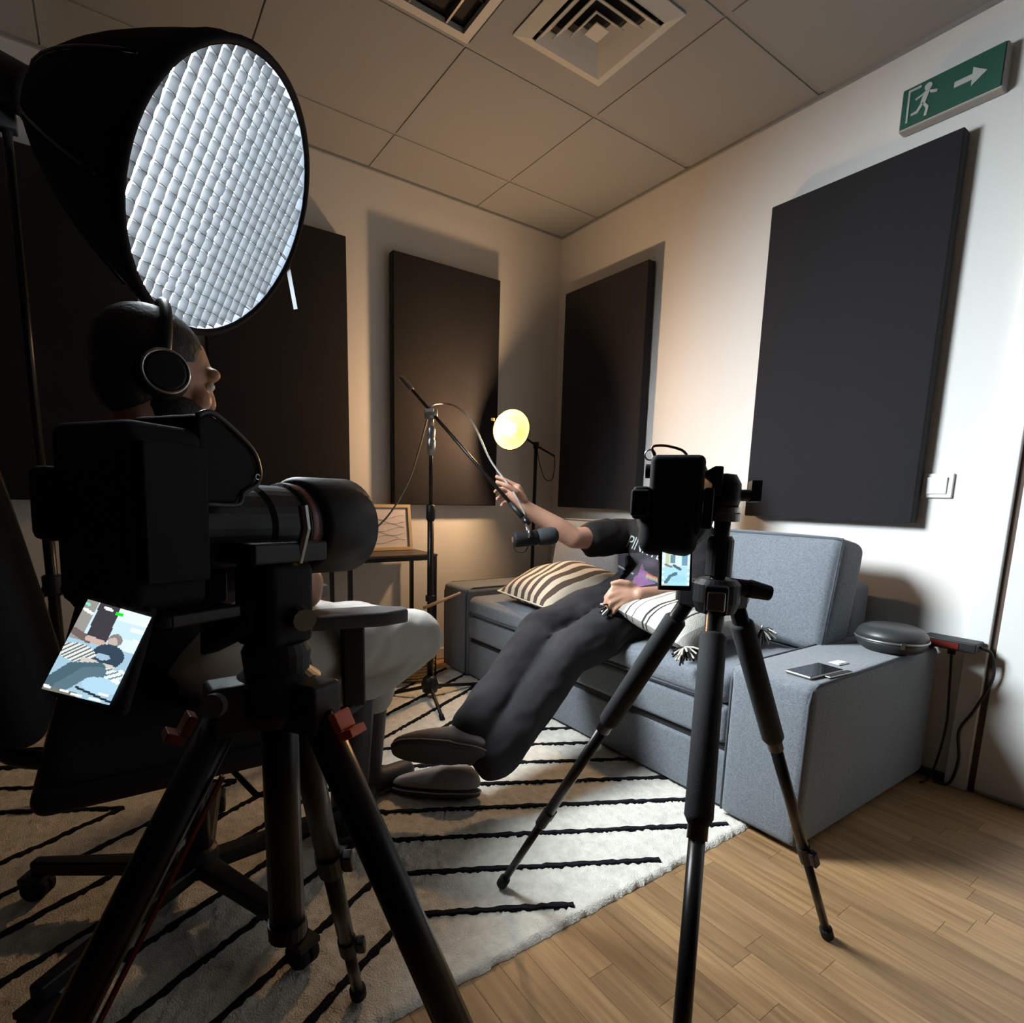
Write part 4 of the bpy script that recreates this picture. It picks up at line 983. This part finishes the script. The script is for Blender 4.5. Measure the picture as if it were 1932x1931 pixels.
# ================================================================== people
def head_caps(mb, c, fwd, h=.115):
    """head with brow, nose, chin, ears; fwd = facing direction"""
    fwd = V(fwd).normalized(); sd = fwd.cross(Z_).normalized(); up = sd.cross(fwd).normalized()
    mb.ell(c+up*.022-fwd*.008, .076, .098, .095, (sd, fwd, up))
    mb.ell(c-up*.035+fwd*.020, .060, .072, .078, (sd, fwd, up))
    mb.ell(c-up*.092+fwd*.062, .024, .022, .020, (sd, fwd, up))           # chin
    mb.cap(c+fwd*.082+up*.012, c+fwd*.094-up*.026, .010, .0135)            # nose
    mb.cap(c+fwd*.083+up*.026-sd*.045, c+fwd*.083+up*.026+sd*.045, .014, .014)   # brow
    for s_ in (-1, 1):
        mb.ell(c+sd*(.078*s_)-fwd*.012-up*.008, .010, .020, .032, (sd, fwd, up), 10, 8)
        mb.ell(c+sd*(.042*s_)+fwd*.066-up*.028, .022, .022, .024, (sd, fwd, up), 10, 8)  # cheeks
    return fwd, sd, up
def face_parts(t, body, c, fwd, sd, up):
    for s_ in (-1, 1):
        p = c+fwd*.082+up*.004+sd*(.030*s_)
        e = mesh_obj('eye', MB().ell(p, .013, .010, .009, (sd, fwd, up)), MT['eye'], body, smooth=True)
    mesh_obj('mouth', MB().cap(c+fwd*.090-up*.058-sd*.020, c+fwd*.090-up*.058+sd*.020, .007, .007, .7, fwd), MT['lip'], body, smooth=True)
def hair_mesh(c, fwd, sd, up, beard=False):
    mb = MB()
    mb.ell(c+up*.040-fwd*.022, .084, .100, .092, (sd, fwd, up)); mb.ell(c-up*.01-fwd*.050, .078, .066, .085, (sd, fwd, up))
    if beard:
        mb.ell(c-up*.082+fwd*.042, .050, .046, .034, (sd, fwd, up))
    return mb

def sitter():
    hd = V((-.40, -1.295, .985)); root = V((-.60, -1.28, .43))
    t = thing('person', 'person in black printed t-shirt and black jeans reclining on the sofa holding the boom arm', 'person', root)
    fwd = V((-.9, .30, -.12)).normalized(); b = MB(); fwd, sd, up = head_caps(b, hd, fwd)
    shR, shL = V((-.42, -1.025, .772)), V((-.40, -1.405, .775))
    chest, belly, pelvis = V((-.385, -1.215, .73)), V((-.435, -1.235, .60)), V((-.53, -1.27, .53))
    b.cap(hd-up*.07-fwd*.02, V((-.375, -1.235, .82)), .056, .062)
    b.cap(chest, belly, .135, .125, .78, X_); b.cap(belly, pelvis, .125, .13, .82, X_)
    b.cap(shR+V((.02,-.04,0)), shL+V((.02,.04,0)), .062, .062)
    # right arm out to the boom
    elR = dep(1082, 1016, 2.30); wrR = dep(987, 955, 2.25)
    b.chain([shR, shR.lerp(elR, .5), elR], [.058, .052, .043]); b.chain([elR, elR.lerp(wrR, .35), wrR], [.043, .044, .027])
    kn = dep(975, 930, 2.235)
    b.chain([wrR, dep(981, 940, 2.24)], [.027, .027], .75, F_); 
    b.cap(wrR, dep(976, 922, 2.235), .024, .020); b.cap(wrR, dep(968, 930, 2.255), .024, .020); b.cap(wrR, dep(966, 940, 2.265), .024, .019); b.cap(wrR, dep(968, 950, 2.27), .022, .017)
    K = lambda pts, r: b.chain([dep(*p) for p in pts], r)
    K([(978, 919, 2.235), (962, 911, 2.225), (948, 904, 2.222), (937, 900, 2.225)], [.0115, .0100, .0090, .0080])        # index, stretched
    K([(972, 928, 2.25), (955, 922, 2.258), (941, 924, 2.255), (934, 928, 2.235)], [.0115, .0100, .0092, .0082])          # middle, round the tube
    K([(968, 938, 2.262), (952, 935, 2.268), (943, 938, 2.258), (938, 942, 2.238)], [.0110, .0095, .0090, .0080])         # ring
    K([(968, 948, 2.268), (956, 947, 2.268), (949, 950, 2.258), (946, 954, 2.242)], [.0098, .0085, .0080, .0070])         # little finger
    K([(984, 942, 2.225), (974, 928, 2.195), (957, 917, 2.180), (938, 910, 2.182)], [.0145, .0125, .0105, .0085])         # thumb in front
    # left arm across the lap
    elL = V((-.515, -1.515, .585)); wrL = dep(1206, 1123, 1.955)
    b.chain([shL, shL.lerp(elL, .5), elL], [.058, .052, .043]); b.chain([elL, elL.lerp(wrL, .35), wrL], [.043, .042, .027])
    for (kx, ky), (mx, my), (ex, ey), r, t_ in (((1171,1108),(1154,1113),(1142,1128),.0094,1.962), ((1167,1119),(1149,1126),(1140,1141),.0098,1.955), ((1169,1130),(1152,1139),(1146,1152),.0094,1.950), ((1176,1140),(1162,1149),(1157,1158),.0082,1.948)):
        b.cap(wrL, dep(kx, ky, t_), .021, .0125, .8, F_); b.chain([dep(kx, ky, t_), dep(mx, my, t_-.004), dep(ex, ey, t_+.006)], [r*1.15, r, r*.80])
    b.chain([dep(1198, 1111, 1.965), dep(1184, 1101, 1.955), dep(1168, 1098, 1.955), dep(1155, 1101, 1.96)], [.0150, .0125, .0100, .0082])
    hipR, hipL = V((-.60, -1.19, .520)), V((-.60, -1.36, .515))
    knR, knL = dep(1022, 1192, 2.0), dep(1068, 1236, 1.90); anR, anL = dep(895, 1372, 1.71), dep(932, 1428, 1.68)
    for h_, k_, a_ in ((hipR, knR, anR), (hipL, knL, anL)):
        b.chain([h_, h_.lerp(k_, .5), k_], [.075, .062, .048]); b.chain([k_, k_.lerp(a_, .4), a_], [.048, .046, .032])
    b.cap(hipR, hipL, .08, .08)
    body = mesh_obj('body', b, MT['skin'], t, remesh=.0055, smooth_it=3)
    face_parts(t, body, hd, fwd, sd, up)
    mesh_obj('hair', hair_mesh(hd, fwd, sd, up), MT['hair'], t, remesh=.008, smooth_it=4)
    # t-shirt
    s = MB()
    s.cap(chest, belly, .155, .150, .78, X_); s.cap(belly, pelvis+V((0,0,.0)), .150, .152, .82, X_)
    s.cap(shR+V((.02,-.05,.0)), shL+V((.02,.05,0)), .078, .078); s.cap(V((-.38,-1.225,.80)), chest, .08, .12)
    sl = shR.lerp(elR, .66); s.chain([shR, shR.lerp(elR, .4), sl], [.076, .074, .064]); s.cap(shR.lerp(elR, .35)-Z_*.02, sl-Z_*.052, .062, .034)
    sl2 = shL.lerp(elL, .6); s.chain([shL, sl2], [.078, .078])
    tee = folds(mesh_obj('tshirt', s, MT['tee'], t, remesh=.008, smooth_it=6), .006, 11)
    # jeans
    j = MB(); j.cap(hipR+V((.09,0,.02)), hipL+V((.09,0,.02)), .115, .115)
    for h_, k_, a_ in ((hipR, knR, anR), (hipL, knL, anL)):
        m1 = h_.lerp(k_, .5)+V((0,0,.004)); m2 = k_.lerp(a_, .45)-Z_*.006
        j.chain([h_, m1, k_], [.102, .088, .074]); j.chain([k_, m2, a_], [.074, .071, .066])
    jn = folds(mesh_obj('jeans', j, MT['jean'], t, remesh=.009, smooth_it=5), .008, 9, 3)
    # shirt print, wrapped on the chest
    dg = bpy.context.evaluated_depsgraph_get(); bv = BVHTree.FromPolygons([v.co+ROOT[tee.name] for v in tee.data.vertices], [tuple(p.vertices) for p in tee.data.polygons])
    def wrap(px, py, lift=.002):
        h = bv.ray_cast(O, ray(px, py).normalized())
        return (h[0]-ray(px, py).normalized()*lift) if h[0] else dep(px, py, 2.28)
    def text(body_, P0, du, dv, length):
        cu = bpy.data.curves.new('txt', 'FONT'); cu.body = body_; cu.size = 1; cu.resolution_u = 3; cu.space_character = .95
        o = bpy.data.objects.new('txt', cu); COL.objects.link(o); dg_ = bpy.context.evaluated_depsgraph_get(); me = bpy.data.meshes.new_from_object(o.evaluated_get(dg_))
        bm = bmesh.new(); bm.from_mesh(me); bmesh.ops.triangulate(bm, faces=bm.faces[:]); bmesh.ops.subdivide_edges(bm, edges=[e for e in bm.edges if e.calc_length() > .25], cuts=2)
        vs = [v.co.copy() for v in bm.verts]; bm.verts.index_update(); fs = [tuple(v.index for v in f.verts) for f in bm.faces]; bm.free(); bpy.data.objects.remove(o); bpy.data.curves.remove(cu); bpy.data.meshes.remove(me)
        x0, x1 = min(v.x for v in vs), max(v.x for v in vs); k = length/(x1-x0); out = []
        for v in vs:
            a = (v.x-x0)*k; out.append(wrap(P0[0]+du[0]*a+dv[0]*v.y, P0[1]+du[1]*a+dv[1]*v.y-.0009*a*(length-a)))
        return MB().add(out, fs)
    mesh_obj('shirt_lettering', text('PINK FLOYD', (1181, 1032), (.90, .42), (14, -32), 118), MT['signw'], tee)
    # soft nebula-like graphic under the lettering
    n_ = 60; vs = []; fs = []; cols = []; rnd = random.Random(9)
    for jy in range(n_+1):
        for ix in range(n_+1):
            u, v = ix/n_, jy/n_; x = 1166+130*u; y = 1044+68*v; vs.append(wrap(x, y, .0012))
            k = .5+.5*math.sin(9*u+3*math.sin(6*v)); c = V((.022, .019, .024))+V((.05, .035, .055))*k*max(0, 1-2.2*abs(u-.40))*max(0, 1-abs(v-.3)*2)
            top = 1104-38*max(0, 1-abs(x-1212)/26)**1.3-3*math.sin(x*.5)
            if y > top and x < 1248: c = V((.13, .06, .13))+V((.06, .03, .07))*k+V((.09, .02, .025))*max(0, 1-abs(x-1190)/12)
            if abs(y-(1064+.55*(x-1160))) < 1.6 and x < 1196: c = V((.26, .30, .32))
            q_ = y-(1080+.42*(x-1216))
            if 0 < q_ < 10 and x > 1218: c = V((.38, .11, .09)) if q_ < 3.4 else (V((.38, .30, .12)) if q_ < 6.6 else V((.14, .22, .26)))
            c = c*(.8+.4*rnd.random()); cols.append((c.x, c.y, c.z, 1))
    fs = [(a*(n_+1)+q, (a+1)*(n_+1)+q, (a+1)*(n_+1)+q+1, a*(n_+1)+q+1) for a in range(n_) for q in range(n_)]
    g = mesh_obj('shirt_graphic', MB().add(vs, fs), MT['print'], tee, smooth=True)
    at = g.data.color_attributes.new('paint', 'FLOAT_COLOR', 'POINT')
    for i_, c in enumerate(cols): at.data[i_].color = c
    # shoes: heel-to-toe along the picture, soles turned towards the room
    def shoe(c, toe, soln, L=.285):
        toe = V(toe).normalized(); n = V(soln); n = (n-toe*n.dot(toe)).normalized(); sdv = toe.cross(n)
        out = []
        for i in range(40):
            a = 2*math.pi*i/40; x = math.cos(a); w = .049*(1+.10*x-.10*math.cos(2*a)*.5) if x > -.2 else .043
            ex = 2.6; xx = math.copysign(abs(math.cos(a))**(2/ex), math.cos(a)); yy = math.copysign(abs(math.sin(a))**(2/ex), math.sin(a))
            out.append((xx*L/2, yy*w))
        sh = mesh_obj('shoe', MB().add(*shoe_upper(c, toe, sdv, n, L)), MT['suede'], t, smooth=True, sub=1)
        mesh_obj('sole', MB().prism(out, c+n*.002, toe, sdv, n, .016), MT['sole'], sh, bevel=.005)
        mesh_obj('sole_edge', MB().tube([c+n*.003+toe*(p[0]*1.01)+sdv*(p[1]*1.03) for p in out], .0026, 6, closed=True), MT['edge'], sh, smooth=True)
        return sh
    def shoe_upper(c, toe, sdv, n, L):
        vs = []; rings = []; prof = [(0,1.0),(.018,1.03),(.038,.97),(.056,.80),(.068,.5)]
        for k, (h, sc) in enumerate(prof):
            for i in range(28):
                a = 2*math.pi*i/28; ex = 2.5; xx = math.copysign(abs(math.cos(a))**(2/ex), math.cos(a)); yy = math.copysign(abs(math.sin(a))**(2/ex), math.sin(a))
                x = xx*L/2; hh = h*(1.0 if x < .02 else 1-.42*min(1, (x-.02)/(L/2-.02)))*(1.18 if x < -.02 else 1)
                cx = -L*.10*(1-sc)*1.2
                vs.append(c+toe*(x*sc+cx)+sdv*(yy*.049*sc)-n*hh)
        fs = [(r*28+i, r*28+(i+1) % 28, (r+1)*28+(i+1) % 28, (r+1)*28+i) for r in range(len(prof)-1) for i in range(28)]
        fs += [tuple(range(28))[::-1], tuple((len(prof)-1)*28+i for i in range(28))]
        return vs, fs
    shoe(dep(829, 1416, 1.655), -R_*.98+U_*.03+F_*.12, -F_*.78-U_*.62)
    lo = onz(822, 1486, .034)
    shoe(lo, -R_*.97+F_*.20, -Z_-F_*.22)
sitter()

def interviewer():
    hd = V((-2.205, -1.45, 1.150)); root = V((-2.15, -1.44, .50))
    t = thing('person', 'person in dark top and pale trousers wearing headphones on the office chair', 'person', root)
    fwd = V((1, .12, -.16)).normalized(); b = MB(); fwd, sd, up = head_caps(b, hd, fwd)
    shR, shL = V((-2.20, -1.635, .955)), V((-2.20, -1.255, .955)); chest = V((-2.225, -1.445, .89)); belly = V((-2.20, -1.445, .72)); pelvis = V((-2.18, -1.445, .62))
    b.cap(hd-up*.07-fwd*.02, V((-2.225, -1.445, 1.0)), .056, .062); b.cap(chest, belly, .135, .13, .75, X_); b.cap(belly, pelvis, .13, .13, .82, X_); b.cap(shR+V((0,.04,0)), shL-V((0,.04,0)), .06, .06)
    elR = dep(574, 1200, 1.27); elR.z = .715; wrR = dep(578, 1070, 1.27)
    b.chain([shR, shR.lerp(elR, .5), elR], [.055, .050, .042]); b.chain([elR, elR.lerp(wrR, .35), wrR], [.042, .043, .028])
    kz = wrR+Z_*.075+V((.02,.02,0))
    for q, ln in ((-.030, .9), (-.010, 1.0), (.010, .95), (.028, .8)):
        k0 = kz+Y_*q; b.cap(wrR, k0, .022, .013); b.chain([k0, k0+V((.034*ln, 0, .012)), k0+V((.050*ln, .004, -.016)), k0+V((.036*ln, .006, -.036))], [.0105, .0095, .0088, .0078])
    b.chain([wrR+V((.012,-.02,.02)), wrR+V((.036,-.034,.045)), wrR+V((.056,-.028,.066)), wrR+V((.066,-.014,.080))], [.014, .0125, .0105, .0085])
    elL = V((-2.16, -1.19, .70)); wrL = V((-2.06, -1.31, .69)); b.chain([shL, elL], [.055, .042]); b.chain([elL, wrL], [.042, .027])
    for q in (-.028, -.009, .010, .028):
        k0 = wrL+V((.085, q, .002)); b.cap(wrL, k0, .022, .013); b.chain([k0, k0+V((.036,0,-.006)), k0+V((.058,0,-.022)), k0+V((.068,0,-.038))], [.0105, .0095, .0088, .0075])
    b.chain([wrL+V((.02,-.02,0)), wrL+V((.055,-.046,-.004)), wrL+V((.085,-.054,-.012))], [.014, .0115, .009])
    hipR, hipL = V((-2.13, -1.52, .60)), V((-2.13, -1.37, .60)); knR = dep(782, 1203, 1.60); anR = dep(655, 1312, 1.50); knL = V((-1.70, -1.27, .54)); anL = V((-1.72, -1.24, .12))
    for h_, k_, a_ in ((hipR, knR, anR), (hipL, knL, anL)):
        b.chain([h_, k_], [.075, .05]); b.chain([k_, a_], [.05, .035])
    b.cap(hipR, hipL, .08, .08)
    body = mesh_obj('body', b, MT['skin'], t, remesh=.006, smooth_it=3)
    face_parts(t, body, hd, fwd, sd, up)
    mesh_obj('hair', hair_mesh(hd, fwd, sd, up), MT['hair'], t, remesh=.008, smooth_it=4)
    mesh_obj('beard', MB().ell(hd-up*.062+fwd*.028, .068, .081, .058, (sd, fwd, up)), MT['hair'], t, smooth=True)
    s = MB(); s.cap(chest, belly, .158, .155, .76, X_); s.cap(belly, pelvis, .155, .155, .84, X_); s.cap(shR+V((0,.05,0)), shL-V((0,.05,0)), .078, .078); s.cap(V((-2.225,-1.445,.97)), chest, .08, .12)
    s.chain([shR, shR.lerp(elR, .62)], [.08, .072]); s.chain([shL, shL.lerp(elL, .6)], [.08, .072])
    mesh_obj('top', s, MT['navy'], t, remesh=.009, smooth_it=6)
    j = MB(); j.cap(hipR, hipL, .115, .115); j.cap(hipR.lerp(hipL, .5), pelvis, .13, .12)
    j.chain([hipR, hipR.lerp(knR, .5), knR], [.112, .098, .076]); j.chain([knR, knR.lerp(anR, .5), anR+V((0,0,.02))], [.074, .064, .058])
    j.chain([hipL, knL], [.11, .075]); j.chain([knL, knL.lerp(anL, .45)], [.075, .068])
    folds(mesh_obj('trousers', j, MT['chino'], t, remesh=.010, smooth_it=6), .008, 8, 7)
    for a_, tip, kn_ in ((anR, onz(712, 1478, 0), knR), (anL, anL+V((.2, .05, -.1)), knL)):
        f = MB(); d = V((tip.x-a_.x, tip.y-a_.y, 0)).normalized(); hl = V((a_.x, a_.y, 0))
        f.chain([a_.lerp(kn_, .50 if kn_ is knL else .10), V((a_.x, a_.y, .10)), V((a_.x, a_.y, .066))], [.056, .050, .046]); f.cap(hl+Z_*.055-d*.02, hl+d*.15+Z_*.045, .042, .036, .9, Z_)
        bo = mesh_obj('boot', f, MT['boot'], t, remesh=.007, smooth_it=3)
        mesh_obj('boot_sole', MB().prism([(-.075,-.034),(.06,-.040),(.16,-.036),(.192,0),(.16,.036),(.06,.040),(-.075,.034)], hl+Z_*.016, d, d.cross(Z_), Z_, .016), MT['sole'], bo, bevel=.004)
    # headphones
    ear = hd+sd*.0
    hp = thing('headphones', 'black over-ear headphones with a pale ring on the seated person in the dark', 'headphones', hd+up*.1)
    bandp = [hd+(sd*math.cos(a)*.098)+up*(.022+.118*math.sin(a))-fwd*.012 for a in [math.pi*k/16 for k in range(17)]]
    mesh_obj('headband', MB().tube(bandp, .010, 10), MT['blk'], hp, smooth=True)
    for s_ in (-1, 1):
        e = hd+sd*(.082*s_)-fwd*.010-up*.006; o = sd*s_
        cup = mesh_obj('ear_cup', MB().lathe([(.0,.034),(.030,.034),(.040,.028),(.044,.016),(.044,.0),(.0,-.001)], e, o, 32), MT['blk'], hp, smooth=False)
        mesh_obj('cushion', MB().tube([e+(fwd*math.cos(a/28*6.2832)+up*math.sin(a/28*6.2832))*.036-o*.004 for a in range(28)], .011, 8, closed=True), MT['blkm'], cup, smooth=True)
        mesh_obj('silver_ring', MB().tube([e+o*.031+(fwd*math.cos(a/36*6.2832)+up*math.sin(a/36*6.2832))*.0375 for a in range(36)], .0028, 8, closed=True), MT['steel'], cup, smooth=True)
interviewer()
